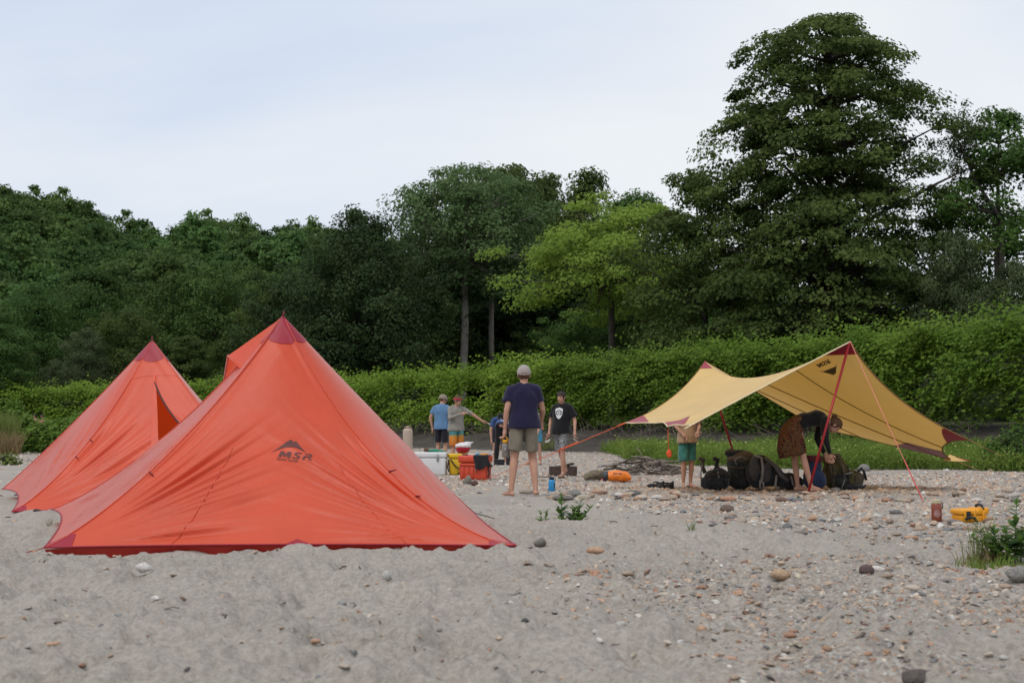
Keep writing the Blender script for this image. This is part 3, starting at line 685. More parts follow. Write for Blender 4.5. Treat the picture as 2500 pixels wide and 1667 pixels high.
# ================================================================== knotweed hedge along the bank
rg = np.random.default_rng(21)
def polyline(P, n):
    P = np.asarray(P, float); seg = np.hypot(*np.diff(P, axis=0).T); cum = np.concatenate([[0], np.cumsum(seg)]); t = rg.uniform(0, cum[-1], n)
    x = np.interp(t, cum, P[:, 0]); y = np.interp(t, cum, P[:, 1]); i = np.clip(np.searchsorted(cum, t) - 1, 0, len(seg) - 1)
    tx = np.diff(P[:, 0])[i] / seg[i]; ty = np.diff(P[:, 1])[i] / seg[i]
    return x, y, tx, ty, t, cum[-1]
def hedge(P, nspray, per, leaf, h0, h1, depth, low=.15, slen=.9, cut=.30):
    """arching sprays of leaves over the front, top and inside of the thicket"""
    x, y, tx, ty, t, L_ = polyline(P, nspray); ox, oy = ty, -tx          # outward: towards the camp
    prof = rg.random(nspray); zone = rg.random(nspray)
    hh = h0 + (h1 - h0) * (noise2(x / 3.1, y / 3.1, 71) * .55 + noise2(x / 1.0, y / 1.0, 72) * .45)
    zf = np.where(zone < .62, low + (hh - low) * prof ** .8, hh * (.86 + .16 * rg.random(nspray)))
    fr_ = zf / hh
    cl_n = noise2(t / 1.5 + 9, zf * 1.1 + 3, 73); bulge = .75 * np.sin(np.clip(fr_, 0, 1) * 2.3) * (1.15 - .7 * fr_) + .9 * (cl_n - .5) * 2 + .45 * (noise2(t / .6, zf * 2.2, 74) - .5) * 2
    inn = np.where(zone < .62, -rg.random(nspray) ** 2 * .6, -rg.random(nspray) * depth)
    off = bulge + inn
    bx, by = x + ox * off, y + oy * off; g = gz(bx, by, False); bz = np.maximum(g, gz(x, y, False) - .25) + zf
    an = rg.normal(size=nspray) * .7; dx = ox * np.cos(an) - oy * np.sin(an); dy = ox * np.sin(an) + oy * np.cos(an)
    topf = np.clip((fr_ - .7) / .3, 0, 1); rise = .25 + 1.0 * topf + .35 * rg.normal(size=nspray)
    s = np.linspace(0.05, 1, per)[None, :] * (slen * (.6 + .8 * rg.random(nspray)))[:, None]
    px_ = bx[:, None] + dx[:, None] * s; py_ = by[:, None] + dy[:, None] * s
    pz_ = bz[:, None] + rise[:, None] * s - .75 * s ** 2
    side = np.where(np.arange(per) % 2, 1, -1)[None, :] * leaf * .55
    C = np.stack([px_ - dy[:, None] * side, py_ + dx[:, None] * side, pz_ - .03 * rg.random(px_.shape)], -1).reshape(-1, 3)
    al = np.stack([dx[:, None] * .5 - dy[:, None] * np.sign(side), dy[:, None] * .5 + dx[:, None] * np.sign(side), np.full(px_.shape, -.25)], -1).reshape(-1, 3)
    nr = np.array([0, 0, 1.0]) + rg.normal(size=C.shape) * .32; nr[:, 0] += np.repeat(ox, per) * .35; nr[:, 1] += np.repeat(oy, per) * .35
    keep = np.repeat((cl_n > cut) | (fr_ > .82), per); C, nr, al = C[keep], nr[keep], al[keep]
    V, F = leaves_np(C, leaf, nr, rg, .66, .14, .3, al)
    fr2 = np.repeat(np.clip(np.repeat(.5 * noise2(x / 2.2, y / 2.2 + zf, 75) + .45 * rg.random(nspray), per)[keep] + .25 * rg.random(len(C)), 0, 1), 2)
    return V, F, fr2
NEARB = [(2., 66.5), (6.8, 59.), (11., 50.), (14.4, 42.), (18., 30.), (19.5, 24.)]
FARB = [(-60., 108.), (-34., 99.), (-16., 92.), (-9.2, 82.), (0., 69.), (2.5, 65.6)]
V, F, fr = hedge(NEARB, 13000, 11, .155, 1.75, 3.05, 2.6, .22, .9)
tag(link('knotweed_thicket', mesh_np('knotweed_thicket', V, F, False, frnd=fr, mat=LF_HEDGE)), 'dense bright green knotweed thicket behind the tarp along the bank', 'hedge', kind='stuff')
V, F, fr = hedge(FARB, 9500, 9, .20, 1.75, 3.0, 3.0, .45, 1.0)
tag(link('knotweed_thicket', mesh_np('knotweed_thicket', V, F, False, frnd=fr, mat=LF_HEDGE2)), 'bright green knotweed thicket behind the campers along the far bank', 'hedge', kind='stuff')
# stems and hanging dead roots on the mud bank
DEAD = mat('dead_stem', (.20, .165, .13), .9, .3, 8)
mb = MB(); x, y, tx, ty, t, L_ = polyline([(-9.2, 82.), (0., 69.), (6.8, 59.), (11., 50.), (14.4, 42.)], 420)
for i in range(420):
    ox, oy = ty[i], -tx[i]; k = rg.uniform(-.1, 2.2); p = np.array([x[i] + ox * k, y[i] + oy * k, 0]); p[2] = float(gz(p[0:1], p[1:2], False)[0])
    q = p + np.array([rg.normal() * .35 + ox * .25, rg.normal() * .35 + oy * .25, rg.uniform(.1, .75)]); m_ = (p + q) / 2 + rg.normal(size=3) * .12
    mb.tube([p - (0, 0, .05), m_, q], [.014, .011, .006], 4, False)
# a tangle of pale roots below the hedge
c = np.array(gp(1190, 1085)); c[2] = float(gz(c[0:1], c[1:2], False)[0])
for i in range(120):
    a = c + np.array([rg.normal() * 1.6, rg.normal() * .5 + .6, 0]); a[2] = float(gz(a[0:1], a[1:2], False)[0]); d_ = rg.normal(size=3) * (.7, .4, .35); d_[2] = abs(d_[2]) + .1
    mb.tube([a, a + d_ * .5 + rg.normal(size=3) * .15, a + d_ + (0, 0, -.1)], [.022, .016, .008], 4, False)
tag(mb.build('dead_roots', DEAD), 'tangled pale dead roots and stems on the dark mud bank', 'roots', kind='stuff')

# ================================================================== grass and weeds
LF_GRASS = leafmat('grass', (.115, .195, .030), (.225, .300, .065), .42)
LF_TALL = leafmat('tall_grass', (.105, .160, .030), (.23, .25, .080), .38)
LF_DRY = leafmat('dry_grass', (.19, .13, .06), (.32, .25, .13), .25)
FLOWER = mat('flower', (.50, .50, .16), .6, .1, 4)
def blades(X, Y, h, wd, lean, rgx, zoff=None, segs=2):
    n = len(X); z = gz(X, Y) if zoff is None else zoff; an = rgx.uniform(0, 2 * math.pi, n); H = h * (.55 + .8 * rgx.random(n))
    lx, ly = np.cos(an) * lean * H * rgx.random(n), np.sin(an) * lean * H * rgx.random(n); fa = rgx.uniform(0, math.pi, n); wx, wy = np.cos(fa) * wd / 2, np.sin(fa) * wd / 2
    b = np.stack([X, Y, z], -1); m_ = b + np.stack([lx * .35, ly * .35, H * .6], -1); t = b + np.stack([lx, ly, H], -1); w3 = np.stack([wx, wy, np.zeros(n)], -1)
    V = np.stack([b - w3, b + w3, m_ + w3 * .8, m_ - w3 * .8, t], 1).reshape(-1, 3); i = np.arange(n) * 5
    F = np.stack([np.stack([i, i + 1, i + 2], -1), np.stack([i, i + 2, i + 3], -1), np.stack([i + 3, i + 2, i + 4], -1)], 1).reshape(-1, 3)
    fr_ = np.repeat(np.clip(.6 * noise2(X / 1.5, Y / 1.5, 91) + .4 * rgx.random(n), 0, 1), 3)
    return V, F, fr_
def weeds(X, Y, h, per, leaf, rgx):
    """upright weeds: short leaves up a stem"""
    n = len(X); z = gz(X, Y); H = h * (.5 + .7 * rgx.random(n)) * (.65 + .7 * noise2(X / 1.6, Y / 1.6, 92)); s = rgx.random((n, per)) ** .7
    ln = rgx.normal(size=(n, 2)) * .16 * H[:, None]
    C = np.stack([X[:, None] + ln[:, :1] * s + rgx.normal(size=(n, per)) * .05, Y[:, None] + ln[:, 1:] * s + rgx.normal(size=(n, per)) * .05, z[:, None] + H[:, None] * s], -1).reshape(-1, 3)
    nr = rgx.normal(size=C.shape) * .55 + (0, -.1, .8); V, F = leaves_np(C, leaf, nr, rgx, .34, .1)
    return V, F, np.repeat(np.clip(np.repeat(.6 * noise2(X / 1.5, Y / 1.5, 93), per) + .4 * rgx.random(len(C)), 0, 1), 2), np.stack([X + ln[:, 0], Y + ln[:, 1], z + H], -1)
n = 60000; yy = rg.uniform(26, 62, n); xx = yy * rg.uniform(.055, .41, n); k = grass_mask(xx, yy); xx, yy = xx[k], yy[k]
k = rg.random(len(xx)) < np.clip(1.25 - (yy - 28) / 45, .25, 1) ; xx, yy = xx[k][:15500], yy[k][:15500]
V, F, fr, tops = weeds(xx, yy, .42, 6, .092, rg)
grs = tag(link('weeds', mesh_np('weeds', V, F, False, frnd=fr, mat=LF_GRASS)), 'low bright green weeds in a strip before the bank', 'weeds', kind='stuff')
V, F, fr = blades(xx[::2], yy[::2], .40, .018, .5, rg); tag(link('grass', mesh_np('grass', V, F, False, frnd=fr, mat=LF_GRASS)), 'grass blades among the weeds behind the tarp', 'grass', kind='stuff')
tp = tops[rg.random(len(tops)) < .07]; tp = tp + rg.normal(size=tp.shape) * .02
V, F = leaves_np(tp, .034, rg.normal(size=tp.shape) * .3 + (0, -.4, .8), rg, .9, 0); tag(link('flowers', mesh_np('flowers', V, F, False, mat=FLOWER)), 'tiny pale yellow flowers on the weeds behind the tarp', 'flowers', kind='stuff')
# patches of low weeds on the far mud
xs, ys = [], []
for px, py, sx, sy, cnt in ((1040, 1085, 1.3, .9, 420), (1090, 1082, .8, .8, 260), (1215, 1088, .9, .6, 160), (1480, 1090, .8, .8, 220), (1400, 1095, .5, .4, 90), (1330, 1100, .4, .3, 60)):
    c = gp(px, py); xs.append(c.x + rg.normal(size=cnt) * sx); ys.append(c.y + rg.normal(size=cnt) * sy)
V, F, fr, _ = weeds(np.concatenate(xs), np.concatenate(ys), .42, 9, .12, rg); tag(link('weeds', mesh_np('weeds_far', V, F, False, frnd=fr, mat=LF_TALL)), 'sparse yellowish weeds on the mud below the far bank', 'weeds', kind='stuff')
# meadow at far left
n = 20000; yy = rg.uniform(56, 104, n); xx = yy * rg.uniform(-.42, -.235, n); k = bank_s(xx, yy) < -1; xx, yy = xx[k], yy[k]
V, F, fr = blades(xx, yy, .72, .05, .5, rg); tag(link('meadow_grass', mesh_np('meadow_grass', V, F, False, frnd=fr, mat=LF_GRASS)), 'tall meadow grass far behind the left tent', 'grass', kind='stuff')
# tall grass and brambles at the left edge
n = 9000; yy = rg.uniform(50, 58, n); xx = yy * rg.uniform(-.42, -.351, n) + rg.normal(size=n) * .12
V, F, fr = blades(xx, yy, 1.2, .035, .4, rg); tag(link('tall_grass', mesh_np('tall_grass', V, F, False, frnd=fr, mat=LF_TALL)), 'tall yellowish grass at the left edge of the picture', 'grass', kind='stuff')
n = 1600; yy = rg.uniform(48.5, 50.5, n); xx = yy * rg.uniform(-.42, -.345, n)
V, F, fr = blades(xx, yy, .7, .03, .8, rg); tag(link('dry_grass', mesh_np('dry_grass', V, F, False, frnd=fr, mat=LF_DRY)), 'dry brown grass at the foot of the tall grass at left', 'grass', kind='stuff')
LF_BRAM = leafmat('leaf_bramble', (.085, .170, .026), (.210, .310, .055), .42, spec=.2)
def bush(name, label, c, rx, ry, h, n, leaf, m, rgx):
    d = unit(rgx.normal(size=(n, 3))); d[:, 2] = np.abs(d[:, 2]); rr = (.72 + .33 * rgx.random((n, 1))) * (1 + .35 * (noise3(d[:, :1] * 2.5, d[:, 1:2] * 2.5, d[:, 2:] * 2.5, int(c[0] * 10) % 97) - .5))
    C = d * rr * (rx, ry, h); nr = d * .6 + (0, 0, .7) + rgx.normal(size=(n, 3)) * .4; V, F = leaves_np(C, leaf, nr, rgx, .72, .12)
    t = thing(name, label, 'bush', c); link('crown', mesh_np('crown', V, F, False, frnd=np.repeat(np.clip(.6 * noise3(C[:, 0] * 2, C[:, 1] * 2, C[:, 2] * 2, 5) + .4 * rgx.random(n), 0, 1), 2), mat=m), t)
    s = MB()
    for k in range(9):
        a = rgx.uniform(0, 6.3); r = rgx.random() * .6; s.tube([(0, 0, -.1), (math.cos(a) * rx * r * .5, math.sin(a) * ry * r * .5, h * .4), (math.cos(a) * rx * r, math.sin(a) * ry * r, h * .75)], [.025, .018, .01], 5)
    s.build('stem', BARK, t); return t
for px, Y, rx, h, lb in ((118, 54, 1.1, 1.2, 'leafy green bramble bush beside the tall grass at left'), (170, 53, 1.2, 1.3, 'leafy green bush just left of the far tent'), (205, 55, 1.0, 1.55, 'leafy bush half hidden by the far tent edge'), (52, 56, .8, 1.55, 'taller leafy bush with pale top in the grass at left'), (30, 60, .9, 2.2, 'tall pale leafed shrub above the grass at the left edge')):
    p = at(px, HORIZON, Y); bush('bramble_bush', lb, (p.x, Y, gz1(p.x, Y)), rx, .9, h, 1500, .17, LF_BRAM, rg)
p = at(2480, HORIZON, 29); bush('weed_bush', 'rounded green bush in the weeds at the right edge', (p.x, 29, gz1(p.x, 29)), .75, .6, .85, 1500, .09, LF_BUSH, rg)
p = at(22, 1103, 47); bush('weed_bush', 'small weed tuft on the gravel at the left edge', on_ground(16, 1135), .35, .3, .3, 260, .09, LF_TALL, rg)
for px, py in ((2385, 1150), (1495, 1127), (1468, 1110)):
    pass
# small pale lump of people far left is built with the people
# ================================================================== orange pyramid tents
def fabric(name, col, tcol, trans, rough=.45, bump=.12, var=.06, sheen=.10):
    if name in MATS: return MATS[name]
    m, n, l, b, o = nodemat(name); t = n.new('ShaderNodeTexCoord')
    q = n.new('ShaderNodeTexNoise'); q.inputs['Scale'].default_value = 2.5; q.inputs['Detail'].default_value = 6; l.new(t.outputs['Object'], q.inputs['Vector'])
    r = n.new('ShaderNodeValToRGB'); r.color_ramp.elements[0].position = .3; r.color_ramp.elements[1].position = .7
    r.color_ramp.elements[0].color = tuple(c * (1 - var) for c in col) + (1,); r.color_ramp.elements[1].color = tuple(min(1, c * (1 + var)) for c in col) + (1,)
    l.new(q.outputs[0], r.inputs[0]); l.new(r.outputs[0], b.inputs['Base Color']); b.inputs['Roughness'].default_value = rough; b.inputs['Specular IOR Level'].default_value = .5
    b.inputs['Sheen Weight'].default_value = sheen; b.inputs['Sheen Roughness'].default_value = .35
    nb = n.new('ShaderNodeTexNoise'); nb.inputs['Scale'].default_value = 14; nb.inputs['Detail'].default_value = 5; l.new(t.outputs['Object'], nb.inputs['Vector'])
    bp = n.new('ShaderNodeBump'); bp.inputs['Strength'].default_value = bump; bp.inputs['Distance'].default_value = .02; l.new(nb.outputs[0], bp.inputs['Height']); l.new(bp.outputs[0], b.inputs['Normal'])
    tr = n.new('ShaderNodeBsdfTranslucent'); tr.inputs[0].default_value = tuple(tcol) + (1,)
    mx = n.new('ShaderNodeMixShader'); mx.inputs[0].default_value = trans; l.new(b.outputs[0], mx.inputs[1]); l.new(tr.outputs[0], mx.inputs[2]); l.new(mx.outputs[0], o.inputs['Surface'])
    MATS[name] = m; return m
ORANGE = fabric('tent_orange', (.74, .098, .036), (.95, .10, .015), .30, sheen=.5)
CRIMSON = fabric('tent_crimson', (.36, .010, .032), (.45, .01, .02), .18, .5)
DARKRED = mat('tape_dark', (.16, .012, .018), .6, .1, 8)
INK = mat('ink', (.115, .035, .030), .6, .05, 8)
WIRE = mat('cord_dark', (.05, .035, .03), .8, .1, 8)
class Panel:
    def __init__(s, A, B, apex, cen, kA, kB, scal=.05, lift=0.0, belly=0.0, wr=0.0, wseed=0, wrA=1.0, wrB=1.0):
        s.A, s.B, s.P, s.cen = [np.array(q, float) for q in (A, B, apex, cen)]; s.kA, s.kB, s.scal, s.lift, s.belly, s.wr, s.wseed, s.wrA, s.wrB = kA, kB, scal, lift, belly, wr, wseed, wrA, wrB
        n = np.cross(s.B - s.A, s.P - s.A); s.n = n / np.linalg.norm(n)
        mid = (s.A + s.B) / 2
        if np.dot(s.n, mid - s.cen) < 0: s.n = -s.n
        s.w = np.linalg.norm(s.B - s.A); s.h = np.linalg.norm(s.P - mid)
    def f(s, S, T, off=0.0):
        S, T = np.broadcast_arrays(np.asarray(S, float), np.asarray(T, float)); S1 = S[..., None]; T1 = T[..., None]
        inw = np.array([s.cen[0], s.cen[1], 0]) - np.array([(s.A + s.B)[0] / 2, (s.A + s.B)[1] / 2, 0]); inw /= np.linalg.norm(inw)
        H = s.A + (s.B - s.A) * S1 + inw * s.scal * 4 * S1 * (1 - S1) + np.array([0, 0, 1.]) * s.lift * 4 * S1 * (1 - S1)
        p = H + (s.P - H) * T1
        def sd(c):
            d = np.array([s.cen[0] - c[0], s.cen[1] - c[1], 0]); d /= np.linalg.norm(d); d = d * .65 + np.array([0, 0, -.76]); return d
        # ridge edges run in a hollow curve; the cloth beside them follows less and less
        cur = 4 * (T1 ** .85) * (1 - T1 ** .85)
        p = p + sd(s.A) * s.kA * cur * (1 - S1) ** 2.2 + sd(s.B) * s.kB * cur * S1 ** 2.2
        p = p - s.n * s.belly * 4 * S1 * (1 - S1) * 4 * T1 * (1 - T1)
        if s.wr:
            e = np.clip(S * (1 - S) * 30, 0, 1) * np.clip(T * 26, 0, 1) * np.clip((1 - T) * 9, 0, 1); h = 0
            for c, sg, k in ((0., 1., s.wrA), (1., -1., s.wrB)):
                if not k: continue
                dx = (S - c) * sg * s.w * (1 - T) + 1e-6; dz = T * s.h; r = np.hypot(dx, dz); th = np.arctan2(dz, dx)
                rw_ = .62 + .45 * noise2(th * 3, c * 9 + .5, s.wseed + 1)
                h = h + k * (noise2(th * 17 + 5 * c, r * .9 + 7 * c, s.wseed) - .5) * np.exp(-((r - rw_) / .36) ** 2) + .55 * k * (noise2(th * 33, r * 1.3 + c, s.wseed + 3) - .5) * np.exp(-((r - .75) / .36) ** 2)
                # folds running along the ridge
                h = h + .40 * k * (noise2(dx * 13 + T * 2, T * 2.2 + c * 5, s.wseed + 8) - .5) * np.exp(-(dx / .20) ** 2) * sstep(.35, .6, T)
            p = p + s.n * (h * e * s.wr)[..., None]
        return p + s.n * off
    def grid(s, name, parent, m, s0=0., s1=1., t0=0., t1=1., n=(60, 60), off=0.0, smooth=True):
        """s0/s1 may be functions of t"""
        T = np.linspace(t0, t1, n[1] + 1)[:, None] * np.ones((1, n[0] + 1)); u = np.linspace(0, 1, n[0] + 1)[None, :]
        a = s0(T) if callable(s0) else s0; b = s1(T) if callable(s1) else s1; S = a + (b - a) * u
        V = s.f(S, np.clip(T, 0, 1), off).reshape(-1, 3); k = n[0] + 1; i, j = np.meshgrid(np.arange(n[1]), np.arange(n[0]), indexing='ij')
        F = np.stack([i * k + j, i * k + j + 1, (i + 1) * k + j + 1, (i + 1) * k + j], -1).reshape(-1, 4)
        return link(name, mesh_np(name, V, F, smooth, mat=m), parent)
    def line(s, S, T, off=.0): return [Vector(q) for q in s.f(np.asarray(S, float), np.asarray(T, float), off)]
def cone_tri(p, name, parent, m, c, hw, ht, off=.005):
    """triangular reinforcement: width hw along the hem, height ht up the panel"""
    if c == 'A': s0 = lambda T: T * 0; s1 = lambda T: hw * (1 - T / ht * .75)
    elif c == 'B': s0 = lambda T: 1 - hw * (1 - T / ht * .75); s1 = lambda T: T * 0 + 1
    else: s0 = lambda T: c - hw * (1 - T / ht); s1 = lambda T: c + hw * (1 - T / ht)
    return p.grid(name, parent, m, s0, s1, 0, ht, (10, 10), off)
def stake_line(parent, a, b, name='guy_line', m=None, r=.004):
    return MB().tube([a, (Vector(a) + Vector(b)) / 2 - Vector((0, 0, .01)), b], r, 5).build(name, m or WIRE, parent)
def toggle(parent, p, d):
    mb = MB(); mb.capsule(p, Vector(p) + Vector(d), .006, .005, 8); return mb.build('toggle', DARKRED, parent)

# ---------------- near tent
FL, FR_, BR, BL = (-3.09, 9.47, .03), (.025, 9.62, .03), (-.33, 12.45, .09), (-3.95, 12.25, .13)
AP = np.array(at(690, 771, 10.9)); CEN = (-1.8, 10.95, 0)
t1 = thing('orange_tent', 'near orange pyramid tent with grey mountain logo on its front', 'tent', (-1.8, 10.95, 0))
pf = Panel(FL, FR_, AP, CEN, .15, .29, .03, .012, .02, .05, 3)
pr = Panel(FR_, BR, AP, CEN, .29, .03, .06, .03, -.02, .02, 4)
pb = Panel(BR, BL, AP, CEN, .03, .16, .05, .03, .0, .02, 5)
pl = Panel(BL, FL, AP, CEN, .16, .15, .10, .05, .05, .03, 6)
K = []
K.append(pf.grid('front_panel', t1, ORANGE, n=(190, 150))); K.append(pr.grid('side_panel', t1, ORANGE, n=(40, 60))); K.append(pb.grid('back_panel', t1, ORANGE, n=(40, 50))); K.append(pl.grid('side_panel', t1, ORANGE, n=(40, 60)))
capA = .915
for p in (pf, pr, pb, pl):
    def s0(T): return T * 0 - .002
    cap = p.grid('apex_cap', t1, CRIMSON, 0, 1, capA, .999, (16, 12), .005)
    # the cap's lower edge dips in the middle of each panel
    V = np.array([v.co for v in cap.data.vertices])
    for v in cap.data.vertices:
        i = v.index
        if i < 17: u = i / 16; v.co = Vector(p.f(u, capA - .03 * 4 * u * (1 - u), .005))
    K.append(cap)
K.append(cone_tri(pf, 'corner_patch', t1, CRIMSON, 'A', .055, .075)); K.append(cone_tri(pf, 'corner_patch', t1, CRIMSON, 'B', .055, .055)); K.append(cone_tri(pf, 'hem_patch', t1, CRIMSON, .535, .032, .03))
K.append(cone_tri(pr, 'corner_patch', t1, CRIMSON, 'A', .06, .06)); K.append(cone_tri(pr, 'corner_patch', t1, CRIMSON, 'B', .05, .05)); K.append(cone_tri(pl, 'corner_patch', t1, CRIMSON, 'B', .05, .06))
for p in (pf, pr, pb, pl):
    u = np.linspace(0, 1, 40); K.append(MB().tube(p.line(u, u * 0, .004), .0065, 5).build('hem_tape', CRIMSON, t1))
    K.append(MB().tube(p.line(np.full(30, .0), np.linspace(0, .985, 30), .003), .005, 5).build('ridge_seam', ORANGE, t1))
for c, e in ((.262, .44), (.772, .40)):
    tt = np.linspace(.0, e, 30); K.append(MB().tube(pf.line(c + 0 * tt + .05 * tt * (1 if c < .5 else -1), tt, .0015), .004, 4).build('panel_seam', ORANGE, t1))
# skirt hanging below the front hem
u = np.linspace(0, 1, 60); top = pf.f(u, u * 0, -.015); bot = top.copy(); bot[:, 2] = gz(top[:, 0], top[:, 1] + .02) - .02; bot[:, 1] += .03
V = np.concatenate([top, bot]); F = np.array([(i, i + 1, 61 + i, 60 + i) for i in range(59)]); K.append(link('ground_skirt', mesh_np('ground_skirt', V, F, True, mat=fabric('tent_skirt', (.42, .03, .02), (.5, .03, .01), .2)), t1))
# vent hood on the left side panel
tip = np.array(at(557, 868, 11.1)); U = np.array(at(680, 781, 10.93)); V1 = np.array(at(546, 935, 11.75)); V2 = np.array(at(600, 912, 10.75))
def tri_patch(a, b, c, n=8, sagv=(0, 0, 0)):
    V = []; F = []; ix = {}
    for i in range(n + 1):
        for j in range(n + 1 - i):
            x_, y_ = i / n, j / n; ix[i, j] = len(V); V.append(np.array(a) * (1 - x_ - y_) + np.array(b) * x_ + np.array(c) * y_ + np.array(sagv) * 27 * x_ * y_ * (1 - x_ - y_) * .15)
    for i in range(n):
        for j in range(n - i):
            F.append((ix[i, j], ix[i + 1, j], ix[i, j + 1]))
            if i + j < n - 1: F.append((ix[i + 1, j], ix[i + 1, j + 1], ix[i, j + 1]))
    return np.array(V), np.array(F)
Va, Fa = tri_patch(U, V1, tip, 8, (0, 0, -.1)); Vb, Fb = tri_patch(U, tip, V2, 8, (0, 0, -.1))
hood = link('vent_hood', mesh_np('vent_hood', np.concatenate([Va, Vb]), np.concatenate([Fa, Fb + len(Va)]), True, mat=ORANGE), t1); K.append(hood)
e1 = MB().tube([V1, tip, V2], .009, 6).build('hood_edge', ORANGE, t1); K.append(e1)
K.append(toggle(t1, pf.f(.004, .355, .006), (.03, -.03, -.02))); K.append(toggle(t1, pf.f(.996, .42, .006), (.05, -.02, .012))); K.append(toggle(t1, pf.f(.996, .31, .006), (.03, -.03, .0)))
K.append(MB().tube([AP - np.array((0, 0, .02)), AP + np.array((.012, 0, .035))], .008, 6).build('apex_loop', DARKRED, t1))
K.append(stake_line(t1, BR, np.array((.10, 12.0, gz1(.1, 12.0))))); K.append(stake_line(t1, FL, np.array((-3.35, 9.3, gz1(-3.35, 9.3) + .01)), m=mat('cord_red', (.35, .05, .03), .7)))
K.append(stake_line(t1, FR_, np.array((.14, 9.6, gz1(.14, 9.6) + .01))))
K.append(MB().tube([AP - np.array((0, 0, .03)), (AP[0], AP[1], gz1(AP[0], AP[1]))], .016, 8).build('center_pole', mat('pole_grey', (.25, .25, .26), .4, metal=.8), t1))

# logo, laid on the front panel
dgl = bpy.context.evaluated_depsgraph_get
def text_poly(txt, size, shear=0.0, bold=0.0, spacing=1.0, sx=1.0):
    cu = bpy.data.curves.new('txt', 'FONT'); cu.body = txt; cu.size = size; cu.shear = shear; cu.offset = bold; cu.space_character = spacing; cu.resolution_u = 4; cu.fill_mode = 'FRONT'
    o = bpy.data.objects.new('txt', cu); COL.objects.link(o); bpy.context.view_layer.update(); m = bpy.data.meshes.new_from_object(o.evaluated_get(dgl()))
    bpy.data.objects.remove(o); bpy.data.curves.remove(cu); V = np.array([v.co for v in m.vertices]); F = [tuple(p.vertices) for p in m.polygons]; bpy.data.meshes.remove(m); V[:, 0] *= sx; return V, F
def project(name, V2, F, tree, origin, ux, uy, dirv, m, parent, off=.004, cuts=1):
    """lay a flat shape onto a surface"""
    bm = bmesh.new(); vs = [bm.verts.new((a, b, 0)) for a, b in V2]
    for f in F:
        try: bm.faces.new([vs[i] for i in f])
        except ValueError: pass
    bmesh.ops.triangulate(bm, faces=bm.faces)
    if cuts: bmesh.ops.subdivide_edges(bm, edges=bm.edges, cuts=cuts, use_grid_fill=False); bmesh.ops.triangulate(bm, faces=bm.faces)
    o_, ux, uy, dv = [Vector(q) for q in (origin, ux, uy, dirv)]
    for v in bm.verts:
        q = o_ + ux * v.co.x + uy * v.co.y; h = tree.ray_cast(q - dv * 2, dv)
        v.co = (h[0] - dv * off) if h[0] is not None else q
    me = bpy.data.meshes.new(name); bm.to_mesh(me); bm.free(); me.materials.append(m); return link(name, me, parent)
def tree_of(o): return BVHTree.FromPolygons([v.co[:] for v in o.data.vertices], [tuple(p.vertices) for p in o.data.polygons])
MOUNT = [(0, 0), (.10, .083), (.18, .155), (.25, .222), (.295, .262), (.315, .272), (.335, .255), (.355, .235), (.37, .228), (.385, .243), (.405, .248), (.425, .222), (.48, .162), (.54, .10), (.60, .038)]
ARC = [(.575, .052), (.52, .083), (.46, .108), (.40, .124), (.33, .13), (.26, .124), (.19, .105), (.12, .072), (.06, .036)]
tf = tree_of(K[0]); lo = at(644, 1095, 9.9); ps = 9.9 / F_PX     # metres per photo pixel on the panel
def logo(o_, sc, sk, tree, dv, m, parent, ux=(1, 0, 0), uy=(0, 0, 1), off=.004):
    n = len(MOUNT); P = MOUNT + ARC; K.append(project('logo_mountain', [(a * sc, b * sc + sk * a * sc) for a, b in P], [tuple(range(len(P)))], tree, o_, ux, uy, dv, m, parent, off, 2))
    V, F = text_poly('SR', .165 * sc, .22, .0020 * sc, 1.15, 1.45); V[:, 0] = (V[:, 0] - V[:, 0].min()) / np.ptp(V[:, 0]) * .345 * sc + .235 * sc
    mv = [(0, 0), (.16, 1), (.46, 1), (.56, .52), (.78, 1), (1.06, 1), (1.0, 0), (.72, 0), (.76, .56), (.56, .10), (.44, .10), (.34, .56), (.26, 0)]; n0 = len(V)
    V = np.concatenate([V, np.array([(a * .205 * sc, b * .112 * sc, 0) for a, b in mv])]); F = F + [tuple(range(n0, n0 + len(mv)))]
    K.append(project('logo_lettering', [(a + .14 * sc, b - .06 * sc + sk * 2.2 * (a + .1 * sc)) for a, b, _ in V], F, tree, o_, ux, uy, dv, m, parent, off))
    V, F = text_poly('FRONT RANGE', .050 * sc, .1, .001 * sc, 1.05, 1.0); K.append(project('logo_lettering', [(a + .125 * sc, b - .118 * sc + sk * 2.2 * (a + .1 * sc)) for a, b, _ in V], F, tree, o_, ux, uy, dv, m, parent, off))
logo(lo, .415, -.045, tf, (0, 1, -.12), INK, t1)
for o in K: o.data.transform(Matrix.Translation((1.8, -10.95, 0)))

# ---------------- far tent with its door open
K = []
gA = gz1
NL, NR, RR_, LL = (-4.70, 13.45, gz1(-4.7, 13.45) + .02), (-1.95, 13.25, gz1(-1.95, 13.25) + .03), (-2.5, 15.9, gz1(-2.5, 15.9) + .04), (-5.78, 16.2, gz1(-5.78, 16.2) + .10)
AP2 = np.array(at(372, 831, 14.6)); CEN2 = (-3.7, 14.65, 0)
t2 = thing('orange_tent', 'farther orange pyramid tent with its door hanging open', 'tent', (-3.7, 14.65, 0))
qf = Panel(NL, NR, AP2, CEN2, .16, .10, .04, .02, .03, .05, 13); ql = Panel(LL, NL, AP2, CEN2, .04, .16, .12, .05, -.02, .03, 14)
qr = Panel(NR, RR_, AP2, CEN2, .10, .05, .06, .03, 0, .02, 15); qb = Panel(RR_, LL, AP2, CEN2, .05, .04, .06, .03, 0, .02, 16)
top_t = .80
